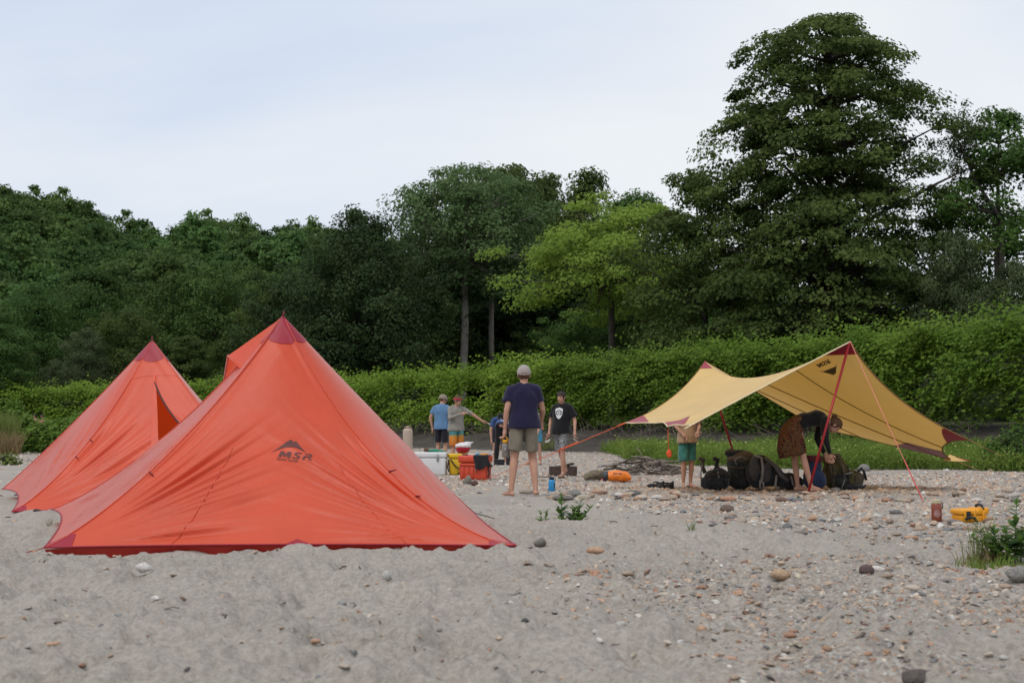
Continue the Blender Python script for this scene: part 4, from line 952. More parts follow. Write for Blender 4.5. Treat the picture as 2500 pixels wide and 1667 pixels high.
K.append(qf.grid('front_panel', t2, ORANGE, 0, .50, 0, top_t, (70, 90))); K.append(qf.grid('door_flap', t2, ORANGE, lambda T: np.minimum(.995, .505 + .55 * np.clip(1 - T / .76, 0, 1) ** .95), 1, 0, top_t, (40, 80)))
K.append(qf.grid('front_top', t2, ORANGE, 0, 1, top_t - .003, 1, (30, 20), .003))
for p in (ql, qr, qb): K.append(p.grid('side_panel', t2, ORANGE, n=(40, 50)))
for p in (qf, ql, qr, qb):
    cap = p.grid('apex_cap', t2, CRIMSON, 0, 1, .905, .999, (16, 12), .006)
    for v in cap.data.vertices:
        if v.index < 17: u_ = v.index / 16; v.co = Vector(p.f(u_, .905 - .03 * 4 * u_ * (1 - u_), .006))
    K.append(cap)
    u = np.linspace(0, 1, 40); K.append(MB().tube(p.line(u, u * 0, .003), .0065, 5).build('hem_tape', CRIMSON, t2)); K.append(MB().tube(p.line(np.zeros(30), np.linspace(0, .985, 30), .003), .005, 5).build('ridge_seam', ORANGE, t2))
K.append(qf.grid('zipper_flap', t2, ORANGE, lambda T: .46 + .05 * (T - .2), lambda T: .508 + .04 * (T - .2), .05, .80, (6, 40), .012))
tt = np.linspace(.16, .76, 30); K.append(MB().tube(qf.line(np.minimum(.99, .505 + .55 * np.clip(1 - tt / .76, 0, 1) ** .95), tt, .004), .010, 6).build('door_edge', mat('zip_dark', (.10, .02, .02), .6), t2))
K.append(cone_tri(qf, 'corner_patch', t2, CRIMSON, 'A', .05, .05)); K.append(cone_tri(ql, 'corner_patch', t2, CRIMSON, 'B', .05, .05))
for s_v, t_v in ((.0, .47), (.0, .37), (.50, .22)): K.append(toggle(t2, qf.f(s_v, t_v, .008), (.03, -.03, -.02)))
K.append(MB().tube([AP2 - np.array((0, 0, .02)), AP2 + np.array((-.004, 0, .04))], .008, 6).build('apex_loop', DARKRED, t2))
K.append(MB().tube([AP2 - np.array((0, 0, .03)), (AP2[0], AP2[1], gz1(AP2[0], AP2[1]))], .016, 8).build('center_pole', MATS['pole_grey'], t2))
for o in K: o.data.transform(Matrix.Translation((3.7, -14.65, 0)))

# ================================================================== yellow wing tarp
YELLOW = fabric('tarp_yellow', (.80, .545, .20), (.80, .45, .08), .28, .5, .10)
PATCH = fabric('tarp_patch', (.32, .010, .034), (.40, .012, .02), .15)
POLE = mat('pole_red', (.30, .010, .016), .35, .08, 5, metal=.3, spec=.5)
CORD = mat('cord_orange', (.80, .13, .05), .6, .1, 20)
CORDP = mat('cord_pink', (.62, .20, .13), .7, .1, 20)
SEAM = mat('seam_brown', (.17, .085, .02), .8, .1, 8)
Pf = np.array(at(2076, 834, 18.4)); Pb = np.array(at(1721, 882, 21.6))
L1 = np.array(at(1527, 1032, 20.2)); LM = np.array(at(1630, 1041, 18.0)); L2 = np.array(at(1672, 1046, 17.2))
R1 = np.array(at(1990, 1040, 22.6)); RM = np.array(at(2322, 1120, 19.9)); R2 = np.array(at(2364, 1073, 18.1))
mid_r = np.array(at(1846, 921, 19.9))
def bez3(a, m_, b, u):      # curve through m_ at u=.5
    c = 2 * m_ - .5 * (a + b); u = np.asarray(u)[..., None]; return (1 - u) ** 2 * a + 2 * u * (1 - u) * c + u * u * b
def hem_curve(a, m_, b, u, inw):
    u = np.asarray(u, float); k = np.where(u < .5, u * 2, u * 2 - 1)[..., None]; first = (u < .5)[..., None]
    s_ = np.where(first, a + (m_ - a) * k, m_ + (b - m_) * k); return s_ + inw * (4 * k * (1 - k))
TC = np.array([4.0, 19.9, 0])
def sheet(u, v, side):
    """u: 0 front .. 1 back along the ridge, v: 0 ridge .. 1 hem"""
    u = np.asarray(u, float); v = np.asarray(v, float)[..., None]; Rg = bez3(Pf, mid_r, Pb, u)
    if side < 0: H = hem_curve(L2, LM, L1, u, np.array([.16, .03, .03])); cf, cb = np.array([.0, .10, .0]), np.array([.06, -.12, -.10])
    else: H = hem_curve(R2, RM, R1, u, np.array([-.22, -.02, .05])); cf, cb = np.array([-.12, .16, -.07]), np.array([-.05, -.25, .0])
    p = Rg + (H - Rg) * v; q = 4 * v * (1 - v); uu = u[..., None]
    p = p + q * (cf * (1 - uu) ** 2 + cb * uu ** 2)
    wv = (noise2(u * 9 + 3, v[..., 0] * 1.2, 120 + side) - .5) * .05 * v[..., 0] ** 2 * (1 - v[..., 0] * .3); p[..., 2] += wv * np.clip(u * (1 - u) * 20, 0, 1)
    return p
tarp = thing('yellow_tarp', 'yellow wing tarp pitched on two red poles with crimson corners', 'tarp', (4.0, 19.9, 0)); K = []
def sheet_grid(name, side, m, u0, u1, v0, v1, n=(50, 40), off=0.0):
    V_ = np.linspace(0, 1, n[1] + 1)[:, None] * np.ones((1, n[0] + 1)); uu = np.linspace(0, 1, n[0] + 1)[None, :]
    a = u0(V_) if callable(u0) else u0; b = u1(V_) if callable(u1) else u1; U_ = a + (b - a) * uu
    v_0 = v0(U_) if callable(v0) else v0; v_1 = v1(U_) if callable(v1) else v1; W = v_0 + (v_1 - v_0) * V_
    P = sheet(U_, W, side); P[..., 2] += off; k = n[0] + 1; i, j = np.meshgrid(np.arange(n[1]), np.arange(n[0]), indexing='ij')
    F = np.stack([i * k + j, i * k + j + 1, (i + 1) * k + j + 1, (i + 1) * k + j], -1).reshape(-1, 4)
    o = link(name, mesh_np(name, P.reshape(-1, 3), F, True, mat=m), tarp); K.append(o); return o
lft = sheet_grid('canopy', -1, YELLOW, 0, 1, 0, 1); rgt = sheet_grid('canopy', 1, YELLOW, 0, 1, 0, 1)
for off in (.006, -.006):
    sg = 1 if off > 0 else -1
    sheet_grid('corner_patch', -1, PATCH, 0, lambda V: .11 * (1 - V) + .004, 0, .10, (8, 8), off); sheet_grid('corner_patch', 1, PATCH, 0, lambda V: .11 * (1 - V) + .004, 0, .10, (8, 8), off)
    sheet_grid('corner_patch', -1, PATCH, lambda V: 1 - .10 * (1 - V) - .004, 1, 0, .09, (8, 8), off)
    for side in (-1, 1):
        sheet_grid('corner_patch', side, PATCH, 0, lambda V: .02 + .15 * V, .86, 1, (8, 8), off)
        sheet_grid('corner_patch', side, PATCH, lambda V: .98 - .15 * V, 1, .84, 1, (8, 8), off)
        sheet_grid('hem_patch', side, PATCH, lambda V: .5 - .15 * V, lambda V: .5 + .15 * V, .78, 1, (8, 8), off)
def sline(side, U_, V_, r, name, m, off=0.0):
    P = sheet(U_, V_, side); P[:, 2] += off; K.append(MB().tube([Vector(q) for q in P], r, 5).build(name, m, tarp))
e = np.linspace(0, 1, 50); EDGE = mat('edge_cream', (.75, .62, .38), .7)
for side in (-1, 1):
    ed = EDGE if side < 0 else SEAM
    sline(side, e, e * 0 + 1, .009, 'hem_tape', ed); sline(side, e * 0, e, .009, 'hem_tape', EDGE if side < 0 else SEAM); sline(side, e * 0 + 1, e, .008, 'hem_tape', SEAM)
for c in (.27, .52, .76): sline(1, e * 0 + c, e, .006, 'seam', SEAM, -.006); 
def pole(a, b): K.append(MB().tube([a, b], [.0165, .0165], 10).build('pole', POLE, tarp))
pbot = np.array(on_ground(1970, 1207)); pole(Pf + np.array((-.01, 0, -.01)), pbot - np.array((0, 0, .03)))
bb_ = np.array(on_ground(1806, 1160)); bb_[1] = 21.9; bb_[0] = (1815 - 1250) / F_PX * 21.9; bb_[2] = gz1(bb_[0], bb_[1]) - .03; pole(Pb, bb_)
def cord(pts, m, r=.006, name='guy_line'): K.append(MB().tube([Vector(p) for p in pts], r, 5).build(name, m, tarp))
ge = np.array(on_ground(1172, 1175)); d_ = ge - L1; cord([L1, L1 + d_ * .5 - np.array((0, 0, .02)), ge], CORD, .0055); cord([L1, L1 + d_ * .05], CORD, .012, 'webbing'); cord([L1 + d_ * .30, L1 + d_ * .43], CORD, .008, 'webbing')
ge = np.array(on_ground(2255, 1226)); cord([Pf, (Pf + ge) / 2 - np.array((0, 0, .01)), ge], CORDP, .0055); cord([ge + (Pf - ge) * .02, ge + (Pf - ge) * .24], mat('cord_red2', (.62, .10, .09), .7), .008, 'webbing')
for a, g in ((RM, on_ground(2420, 1160)), (R2, on_ground(2480, 1130)), (R1, on_ground(2020, 1120)), (Pb, on_ground(1640, 1118))): cord([a, np.array(g)], CORDP, .003)
# turned-up flap at the right hem point
Vt, Ft = tri_patch(RM + np.array((-.02, 0, .06)), RM + np.array((-.12, -.02, -.03)), RM + np.array((.24, -.1, -.03)), 5); K.append(link('hem_flap', mesh_np('hem_flap', Vt, Ft, True, mat=YELLOW), tarp))
Vt, Ft = tri_patch(RM + np.array((.05, -.03, .035)), RM + np.array((.08, -.045, -.02)), RM + np.array((.25, -.11, -.03)), 5); K.append(link('flap_patch', mesh_np('flap_patch', Vt, Ft, True, mat=PATCH), tarp))
# logo printed near the front peak, read from below through the cloth
tl = tree_of(rgt); V, F = text_poly('MSR', .085, .25, .003, 1.1, 1.4)
c0 = sheet(np.array([.09]), np.array([.04]), 1)[0]; ea = sheet(np.array([.22]), np.array([.04]), 1)[0]; ux = Vector(ea - c0).normalized(); eb = sheet(np.array([.09]), np.array([.14]), 1)[0]; uy = Vector(eb - c0); nn = ux.cross(uy).normalized(); uy = nn.cross(ux).normalized()
if nn.z < 0: nn = -nn
for VV, FF in (([(a * -1 + .32, b) for a, b, _ in V], F), ([(.36 - a * .55, b * .55 + .09) for a, b in MOUNT + ARC], [tuple(range(len(MOUNT + ARC)))])):
    K.append(project('logo_print', VV, FF, tl, c0, ux, uy, nn, mat('tarp_ink', (.075, .05, .012), .7), tarp, .006))
# orange stuff bag hanging from the left hem
for o in K: o.data.transform(Matrix.Translation((-4.0, -19.9, 0)))
mbp = MB(); hp = Vector(at(1631, 1046, 18.55)); hb = Vector(at(1632, 1098, 18.55))
pouch = thing('orange_pouch', 'small orange pouch hanging on a cord from the tarp edge', 'pouch', hb)
MB().tube([hp - hb, Vector((0, 0, 0))], .006, 5).build('hanging_cord', CORD, pouch)
mbp.ellipsoid((0.008, 0, -.045), (.036, .03, .055)); mbp.ellipsoid((.012, 0, -.07), (.034, .03, .03)); mbp.capsule((0, 0, .0), (0, 0, .03), .010, .006)
link('pouch_body', remesh('pouch_body', mbp, .006, 3, fabric('pouch_orange', (.85, .11, .02), (.9, .1, .01), .15), .006, 30), pouch)
# ================================================================== people
SKIN = mat('skin', (.47, .255, .175), .55, .10, 7, .05, 60, spec=.35)
SKIN_SHADE = SKIN
HAIR_D = mat('hair_dark', (.030, .018, .012), .6, .3, 60, .5, 160)
HAIR_B = mat('hair_brown', (.10, .045, .022), .6, .3, 60, .5, 160)
EYE = mat('eye_dark', (.035, .022, .018), .3); LIP = mat('lip', (.30, .10, .085), .5)
def cloth(name, col, var=.12, rough=.85, scale=14): return mat(name, col, rough, var, scale, .25, 90, spec=.15, sheen=.2)
def vec(*a): return Vector(a)
def frame(d, side=Vector((1, 0, 0))):
    d = d.normalized(); s = (side - d * side.dot(d)).normalized(); return s, d.cross(s).normalized()   # lateral, depth
def ering(c, s, t, a, b, n=20, sq=.85):
    R_ = []
    for k in range(n):
        an = 2 * math.pi * k / n; ca, sa = math.cos(an), math.sin(an)
        R_.append(c + s * a * math.copysign(abs(ca) ** sq, ca) + t * b * math.copysign(abs(sa) ** sq, sa))
    return R_
def tloft(mb, pts, lat, n=20):
    """pts: list of (centre, half width, half depth)"""
    rings = []
    for i, (c, a, b) in enumerate(pts):
        d = Vector(pts[min(i + 1, len(pts) - 1)][0]) - Vector(pts[max(i - 1, 0)][0]); s, t = frame(d, lat); rings.append(ering(Vector(c), s, t, a, b, n))
    mb.loft(rings)
REST = dict(pelvis=(0, 0, .96), waist=(0, -.01, 1.10), chest=(0, -.005, 1.30), neck=(0, -.02, 1.445), head=(0, .02, 1.575),
            shL=(-.155, -.01, 1.375), shR=(.155, -.01, 1.375), elL=(-.215, -.03, 1.12), elR=(.215, -.03, 1.12), wrL=(-.23, .05, .88), wrR=(.23, .05, .88),
            hipL=(-.085, 0, .93), hipR=(.085, 0, .93), knL=(-.095, .02, .50), knR=(.095, .02, .50), anL=(-.095, -.02, .085), anR=(.095, -.02, .085), ftL=(-.105, .14, .025), ftR=(.105, .14, .025))
def hand_geo(mb, fingers, wr, el, side, curl=.55, palm_in=None, spread=.013):
    d = (wr - el).normalized(); lat = palm_in or Vector((0, 1, 0)); lat = (lat - d * lat.dot(d)).normalized(); nrm = d.cross(lat) * side   # lat: towards the thumb; nrm: palm side
    base = wr + d * .085
    mb.capsule(wr + d * .015, wr + d * .05, .026, .030); mb.capsule(wr + d * .045 + lat * .018, base + lat * .022, .020, .017); mb.capsule(wr + d * .045 - lat * .018, base - lat * .022, .020, .016)
    for k, (o, ln) in enumerate(((.030, .070), (.010, .080), (-.011, .075), (-.031, .060))):
        p = base + lat * o - d * .012; a = curl * .6; P = [p]; dd = d
        for j, f in enumerate((.45, .32, .23)):
            a_ = curl * (.55 + .5 * j); dd = (d * math.cos(a_) + nrm * math.sin(a_)).normalized(); p = p + dd * ln * f; P.append(p)
        fingers.tube(P, [.0095, .009, .0085, .006], 7)
    p = wr + d * .035 + lat * .024; q = p + (lat * .8 + d * .55 + nrm * .3).normalized() * .035; r = q + (d * .9 + lat * .25 + nrm * .4).normalized() * .032
    fingers.tube([p, q, r], [.013, .011, .008], 7)
def person(label, loc, rz, sc, pose, wear, head_yaw=0.0, head_pitch=0.0, hair=None, hat=None, lat=Vector((1, 0, 0)), build=1.0, curl=(.6, .6), palm=(None, None), shoes=None, voxel=.013, name='person', face=True, head_roll=0.0):
    J = {k: Vector(pose.get(k, v)) for k, v in REST.items()}; J = {k: v * sc for k, v in J.items()}; u = sc; B = build * sc
    root = thing(name, label, 'person', loc, rz)
    mb = MB(); fg = MB(); L_ = lat
    tloft(mb, [(J['pelvis'] - (J['waist'] - J['pelvis']) * .45, .125 * B, .085 * B), (J['pelvis'], .150 * B, .098 * B), (J['waist'], .128 * B, .082 * B), (J['chest'], .152 * B, .098 * B), (J['chest'].lerp(J['neck'], .50), .120 * B, .085 * B), (J['chest'].lerp(J['neck'], .85), .07 * B, .06 * B)], L_)
    [mb.capsule(J['sh' + s_], J['chest'].lerp(J['neck'], .92), .048 * B, .050 * B) for s_ in 'LR']; mb.capsule(J['chest'].lerp(J['neck'], .7), J['neck'].lerp(J['head'], .45), .056 * B, .050 * u)
    for s, i in (('L', 0), ('R', 1)):
        mb.capsule(J['sh' + s], J['el' + s], .049 * B, .037 * B); mb.capsule(J['el' + s], J['el' + s].lerp(J['wr' + s], .4), .036 * B, .037 * B); mb.capsule(J['el' + s].lerp(J['wr' + s], .3), J['wr' + s], .037 * B, .024 * B)
        hand_geo(mb, fg, J['wr' + s], J['el' + s], -1 if s == 'L' else 1, curl[i], palm[i])
        mb.capsule(J['hip' + s], J['kn' + s], .080 * B, .052 * B); k, a, f = J['kn' + s], J['an' + s], J['ft' + s]
        c = k.lerp(a, .3); mb.capsule(k, c, .050 * B, .052 * B); mb.capsule(c, a, .052 * B, .031 * B)
        fd = (f - a); fd.z = 0; fd = fd.normalized() if fd.length > 1e-4 else Vector((0, 1, 0)); fs = Vector((fd.y, -fd.x, 0)); hz = max(a.z - .062 * u, .0)
        heel = a - fd * .035 * u; heel.z = a.z - .052 * u; ball = f.copy(); ball.z = max(f.z, .0) + .004 * u
        mb.capsule(heel, ball, .030 * u, .022 * u); mb.capsule(a - Vector((0, 0, .012 * u)), f.lerp(a, .25) + Vector((0, 0, .004)), .031 * u, .022 * u); mb.capsule(ball - fs * .024 * u, ball + fs * .024 * u, .019 * u, .019 * u)
        for q in range(5): fg.capsule(ball + fs * (q - 2) * .016 * u * (1 if s == 'R' else -1), ball + fs * (q - 2) * .018 * u * (1 if s == 'R' else -1) + fd * (.048 - .005 * q) * u, .011 * u, .008 * u, 6)
    # head, in its own frame: +y is the face
    HM = Matrix.Translation(J['head']) @ Matrix.Rotation(head_yaw, 4, 'Z') @ Matrix.Rotation(head_roll, 4, 'Y') @ Matrix.Rotation(head_pitch, 4, 'X') @ Matrix.Scale(u, 4)
    M3 = HM.to_3x3()
    def hp(*a): return HM @ Vector(a)
    mb.ellipsoid(hp(0, -.012, .022), (.075, .094, .092), 16, 10, M3); mb.ellipsoid(hp(0, .022, -.030), (.060, .066, .078), 14, 9, M3); mb.ellipsoid(hp(0, .048, -.078), (.036, .034, .028), 12, 8, M3)
    mb.capsule(hp(0, .082, .010), hp(0, .098, -.026), .010 * u, .014 * u, 8); mb.ellipsoid(hp(-.078, -.012, -.008), (.011, .022, .032), 8, 6, M3); mb.ellipsoid(hp(.078, -.012, -.008), (.011, .022, .032), 8, 6, M3)
    body = remesh('body', mb, voxel * u, 4, SKIN)
    fm = fg.mesh('f'); bm = bmesh.new(); bm.from_mesh(body); bm.from_mesh(fm); bm.to_mesh(body); bm.free(); bpy.data.meshes.remove(fm); body.polygons.foreach_set('use_smooth', np.ones(len(body.polygons), bool))
    link('body', body, root)
    if face:
        for s in (-1, 1):
            e = MB(); e.ellipsoid(hp(s * .030, .074, .008), (.013, .008, .006), 8, 6, M3); e.build('eye', EYE, root)
            e = MB(); e.capsule(hp(s * .018, .082, .026), hp(s * .045, .073, .027), .0045 * u, .003 * u, 6); e.build('eyebrow', hair or HAIR_D, root)
        e = MB(); e.capsule(hp(-.020, .078, -.056), hp(.020, .078, -.056), .005 * u, .005 * u, 6); e.build('mouth', LIP, root)
    def dome(zcut, k, back=.0, n=24, m=12, noise_=.0, fr=.0, seed=1):
        rings = []; rr = random.Random(seed)
        for i in range(m + 1):
            th = (math.pi * (.62 if zcut > 0 else .76)) * i / m; R_ = []
            for q in range(n):
                an = 2 * math.pi * q / n; x, y, z = math.sin(th) * math.cos(an), math.sin(th) * math.sin(an), math.cos(th)
                p = Vector((x * .080 * k, -.012 + y * .099 * k, .024 + z * .097 * k)); lim = zcut + (fr if y > .25 else 0) * min(1, (y - .25) * 2.5 if y > .25 else 0) - (back if y < 0 else 0) * (-y if y < 0 else 0)
                if p.z < lim: p.z = lim + (p.z - lim) * .12
                if noise_: p += Vector((rr.uniform(-1, 1), rr.uniform(-1, 1), rr.uniform(-1, 1))) * noise_
                R_.append(HM @ p)
            rings.append(R_)
        q = MB(); q.loft(rings, False); q.f.append(tuple(range(n))); q.f.append(tuple(reversed(range((len(rings) - 1) * n, len(rings) * n)))); return q
    if hair: dome(-.030, 1.06, .045, noise_=.005, fr=.085).build('hair', hair, root)
    if hat:
        hm, bm_, brim = hat; c = dome(.018, 1.14, .030, fr=.012).build('cap', hm, root)
        by = 1 if brim == 'front' else -1; b = MB(); rings = []
        for i in range(7):
            w_ = .072 * math.cos((i / 6.0 - .0) * math.pi / 2 * .86); y = by * (.085 + .075 * i / 6.0) - .012; z = .030 - .018 * (i / 6.0)
            rings.append([hp(w_ * math.cos(t), y, z + .010 * math.sin(t) * 0 + (.006 if math.sin(t) > 0 else 0) - .012 * abs(math.cos(t))) for t in np.linspace(0, 2 * math.pi, 12, endpoint=False)])
        if brim != 'none': b.loft(rings).build('cap_brim', bm_, root) if False else b.loft(rings); b.build('cap_brim', bm_, root) if brim != 'none' else None
    # clothes
    for w_ in wear:
        kind = w_[0]; m = w_[1]; q = MB(); o = w_[2] if len(w_) > 2 else {}
        if kind == 'shirt':
            hem = o.get('hem', .10); g = o.get('g', 1.0); dn = (J['pelvis'] - J['waist']); hc = J['pelvis'] + dn.normalized() * hem * u
            tloft(q, [(hc, .194 * B * g, .142 * B * g), (J['pelvis'], .184 * B * g, .134 * B * g), (J['waist'], .160 * B * g, .116 * B * g), (J['chest'], .168 * B * g, .118 * B), (J['chest'].lerp(J['neck'], .45), .140 * B, .102 * B), (J['chest'].lerp(J['neck'], .78), .095 * B, .080 * B), (J['chest'].lerp(J['neck'], .98), .066 * B, .066 * B)], L_)
            [q.capsule(J['sh' + s_], J['chest'].lerp(J['neck'], .90), .058 * B, .058 * B) for s_ in 'LR']
            for s in 'LR':
                a, e_, wq = J['sh' + s], J['el' + s], J['wr' + s]; sl = o.get('sleeve', .62)
                if isinstance(sl, dict): sl = sl[s]
                if sl <= 1: q.capsule(a, a.lerp(e_, .3), .062 * B, .064 * B); tloft(q, [(a, .060 * B, .060 * B), (a.lerp(e_, sl * .6), .066 * B, .064 * B), (a.lerp(e_, sl), .070 * B * o.get('sw', 1), .066 * B * o.get('sw', 1))], L_ if abs((e_ - a).normalized().dot(L_)) < .9 else Vector((0, 1, 0)), 14)
                else:
                    f = sl - 1; q.capsule(a, e_, .062 * B, .052 * B); q.capsule(e_, e_.lerp(wq, f), .052 * B, .044 * B)
            if o.get('hood'):
                q.capsule(J['neck'] + Vector((-.06, -.05, -.02)) * u, J['neck'] + Vector((.06, -.05, -.02)) * u, .05 * u, .05 * u); q.capsule(J['neck'] + Vector((-.06, .02, -.03)) * u, J['neck'] + Vector((.06, .02, -.03)) * u, .035 * u, .035 * u)
            link('shirt', remesh('shirt', q, .013 * u, 5, m, .034 * u, 8, .45, 3), root)
        elif kind in ('shorts', 'trousers'):
            ln = o.get('len', .75); g = o.get('g', 1.0); up = (J['waist'] - J['pelvis']).normalized()
            tloft(q, [(J['pelvis'] - up * .07 * u, .150 * B, .108 * B), (J['pelvis'], .164 * B, .112 * B), (J['pelvis'] + up * .075 * u, .150 * B, .102 * B)], L_)
            for s in 'LR':
                h, k, a = J['hip' + s], J['kn' + s], J['an' + s]
                if kind == 'shorts':
                    e_ = h.lerp(k, ln) if ln <= 1 else k.lerp(a, ln - 1); mid = h.lerp(k, min(ln, 1) * .55)
                    tloft(q, [(h + up * .02 * u, .080 * B, .100 * B), (mid, .078 * B * g, .096 * B * g), (e_, .078 * B * g, .094 * B * g)], L_, 16); q.capsule(h, h.lerp(k, .2), .084 * B, .078 * B)
                else:
                    q.capsule(h, k, .090 * B, .070 * B); q.capsule(k, a + (a - k) * .02, .070 * B, .058 * B)
            link(kind, remesh(kind, q, .012 * u, 4, m, .028 * u, 9, .45, 5), root)
        elif kind == 'skirt':
            pass
    if shoes:
        for s in 'LR':
            a, f = J['an' + s], J['ft' + s]; fd = (f - a); fd.z = 0; fd.normalize(); fs = Vector((fd.y, -fd.x, 0)); q = MB()
            q.loft([ering(Vector((0, 0, z)) + a * 0 + Vector(((a.x + f.x) / 2, (a.y + f.y) / 2, f.z - .018 * u)), fd, fs, .15 * u, .05 * u, 20) for z in (-.016 * u, .004 * u)]); q.tube([f - fs * .045 * u + Vector((0, 0, -.01)), f.lerp(a, .2) + Vector((0, 0, .028 * u)), f + fs * .045 * u + Vector((0, 0, -.01))], .010 * u, 6); q.build('sandal', shoes, root)
    root['height'] = 0; del root['height']
    return root, J, HM

NAVY = cloth('tee_navy', (.016, .014, .042)); KHAKI = cloth('shorts_khaki', (.185, .165, .125)); CAPGREY = cloth('cap_grey', (.34, .295, .275)); CAPDK = cloth('cap_band', (.25, .09, .085))
# 1. boy walking away from the camera
p = on_ground(1278, 1216); p.y = 17.0; p.x = (1279 - 1250) / F_PX * 17.0; p.z = gz1(p.x, p.y)
W, J, HM = person('boy in navy shirt, khaki shorts and grey cap walking away barefoot', p, 0.02, .915,
    dict(shL=(-.160, -.01, 1.375), shR=(.165, -.01, 1.375), elL=(-.225, -.06, 1.11), elR=(.245, .03, 1.12), wrL=(-.245, -.02, .87), wrR=(.235, .22, .97),
         knL=(-.125, -.01, .50), anL=(-.165, -.07, .085), ftL=(-.235, .05, .025), knR=(.115, .05, .50), anR=(.15, -.06, .10), ftR=(.165, .10, .025)),
    [('shirt', NAVY, dict(sleeve=.60, hem=.075, g=1.08, sw=1.12)), ('shorts', KHAKI, dict(len=.80, g=1.12))], hat=(CAPGREY, CAPGREY, 'front'), hair=HAIR_B, curl=(1.1, .6), build=1.06, voxel=.010)
lp = MB(); lp.capsule(HM @ Vector((-.03, -.121, .022)), HM @ Vector((.03, -.121, .022)), .004, .004); lp.build('cap_logo', CAPDK, W)
# bottle hanging from his left hand
SMOKE = mat('bottle_smoke', (.21, .19, .175), .25, .1, 5, spec=.6); YCAP = mat('bottle_yellow', (.72, .36, .02), .45, .05, 5)
wl = W.matrix_basis @ J['wrL']; hb = wl + Vector((-.012, .01, -.10))
bo = thing('water_bottle', 'smoky grey water bottle with yellow lid held by the boy in navy', 'bottle', hb + Vector((.014, 0, -.235)))
MB().lathe([(.001, 0), (.036, 0), (.043, .01), (.044, .13), (.040, .150), (.030, .165), (.030, .17), (.001, .17)], 20).build('bottle_body', SMOKE, bo)
MB().lathe([(.001, .168), (.033, .168), (.034, .20), (.028, .207), (.001, .207)], 20).build('lid', YCAP, bo)
MB().tube([(-.03, 0, .19), (-.032, 0, .225), (-.012, 0, .245), (.008, 0, .245), (.024, 0, .225), (.026, 0, .19)], .009, 8).build('carry_loop', YCAP, bo)
MB().box((0, -.0445, .09), (.014, .0006, .022)).build('label_patch', mat('label_pale', (.30, .28, .27), .6), bo)

# 2. boy in the black T-shirt walking towards the camera
BLACKT = cloth('tee_black', (.0085, .0085, .010)); PATT = None
def pattern_mat(name, cols, scale, dist=3.0, kind='noise'):
    if name in MATS: return MATS[name]
    m, n, l, b, o = nodemat(name); t = n.new('ShaderNodeTexCoord'); q = n.new('ShaderNodeTexNoise'); q.inputs['Scale'].default_value = scale; q.inputs['Detail'].default_value = 3; q.inputs['Distortion'].default_value = dist
    l.new(t.outputs['Object'], q.inputs['Vector']); r = n.new('ShaderNodeValToRGB'); r.color_ramp.interpolation = 'CONSTANT' if kind == 'flat' else 'LINEAR'; e = r.color_ramp.elements
    e[0].position = 0; e[0].color = cols[0] + (1,); e[1].position = 1; e[1].color = cols[-1] + (1,)
    for i, c in enumerate(cols[1:-1]): x = e.new(.33 + .34 * (i + .5) / max(1, len(cols) - 2)); x.color = c + (1,)
    l.new(q.outputs[0], r.inputs[0]); l.new(r.outputs[0], b.inputs['Base Color']); b.inputs['Roughness'].default_value = .85; b.inputs['Specular IOR Level'].default_value = .15; MATS[name] = m; return m
BW = pattern_mat('shorts_black_white', [(.02, .02, .022), (.02, .02, .022), (.40, .40, .40), (.05, .05, .05), (.45, .45, .44), (.30, .30, .30)], 16, 4, 'flat')
p = on_ground(1372, 1168); p.y = 24.0; p.x = (1371 - 1250) / F_PX * 24.0; p.z = gz1(p.x, p.y)
W, J, HM = person('boy in black T-shirt with white shield emblem facing the camera', p, R(180 - 24), .855,
    dict(elL=(-.27, -.02, 1.14), wrL=(-.30, .06, .90), elR=(.245, -.04, 1.14), wrR=(.25, .03, .89), knR=(.07, -.10, .51), anR=(.06, -.36, .19), ftR=(.06, -.26, .08), knL=(-.06, .09, .50), anL=(-.05, .06, .10), ftL=(-.06, .22, .035), hipL=(-.075, .0, .93)),
    [('shirt', BLACKT, dict(sleeve=.78, hem=.10, g=1.10, sw=1.18)), ('shorts', BW, dict(len=.92, g=1.12))], hair=HAIR_D, head_yaw=R(-14), head_pitch=-.06, curl=(.9, .9), shoes=mat('sandal_brown', (.16, .11, .085), .8), voxel=.011)
WHITEP = mat('print_white', (.66, .66, .66), .8, .05, 20); BLACKP = mat('print_black', (.01, .01, .011), .8, .05, 20)
bpy.context.view_layer.update()
shirt = [o for o in W.children if o.name.startswith('shirt')][0]; ts = tree_of(shirt)
SHIELD = [(-.5, .56), (-.25, .63), (0, .72), (.25, .63), (.5, .56), (.49, .2), (.43, -.15), (.32, -.42), (.17, -.62), (0, -.72), (-.17, -.62), (-.32, -.42), (-.43, -.15), (-.49, .2)]
so_ = Vector((.012, 0, 1.265 * .855)); sc_ = .135; ux, uy, dv = (-1, 0, 0), (0, 0, 1), (0, -1, 0)
project('emblem', [(a * sc_, b * sc_) for a, b in SHIELD], [tuple(range(len(SHIELD)))], ts, so_, ux, uy, dv, WHITEP, W, .007, 3)
for poly in ([(-.36, .30), (-.2, .36), (0, .46), (.2, .36), (.36, .30), (.36, -.12), (.26, -.2), (-.26, -.2), (-.36, -.12)],): project('emblem_field', [(a * sc_, b * sc_) for a, b in poly], [tuple(range(len(poly)))], ts, so_, ux, uy, dv, BLACKP, W, .0095, 2)
circ = [(.27 * math.cos(t), .07 + .27 * math.sin(t)) for t in np.linspace(0, 2 * math.pi, 18, endpoint=False)]; project('emblem_ball', [(a * sc_, b * sc_) for a, b in circ], [tuple(range(18))], ts, so_, ux, uy, dv, WHITEP, W, .012, 2)
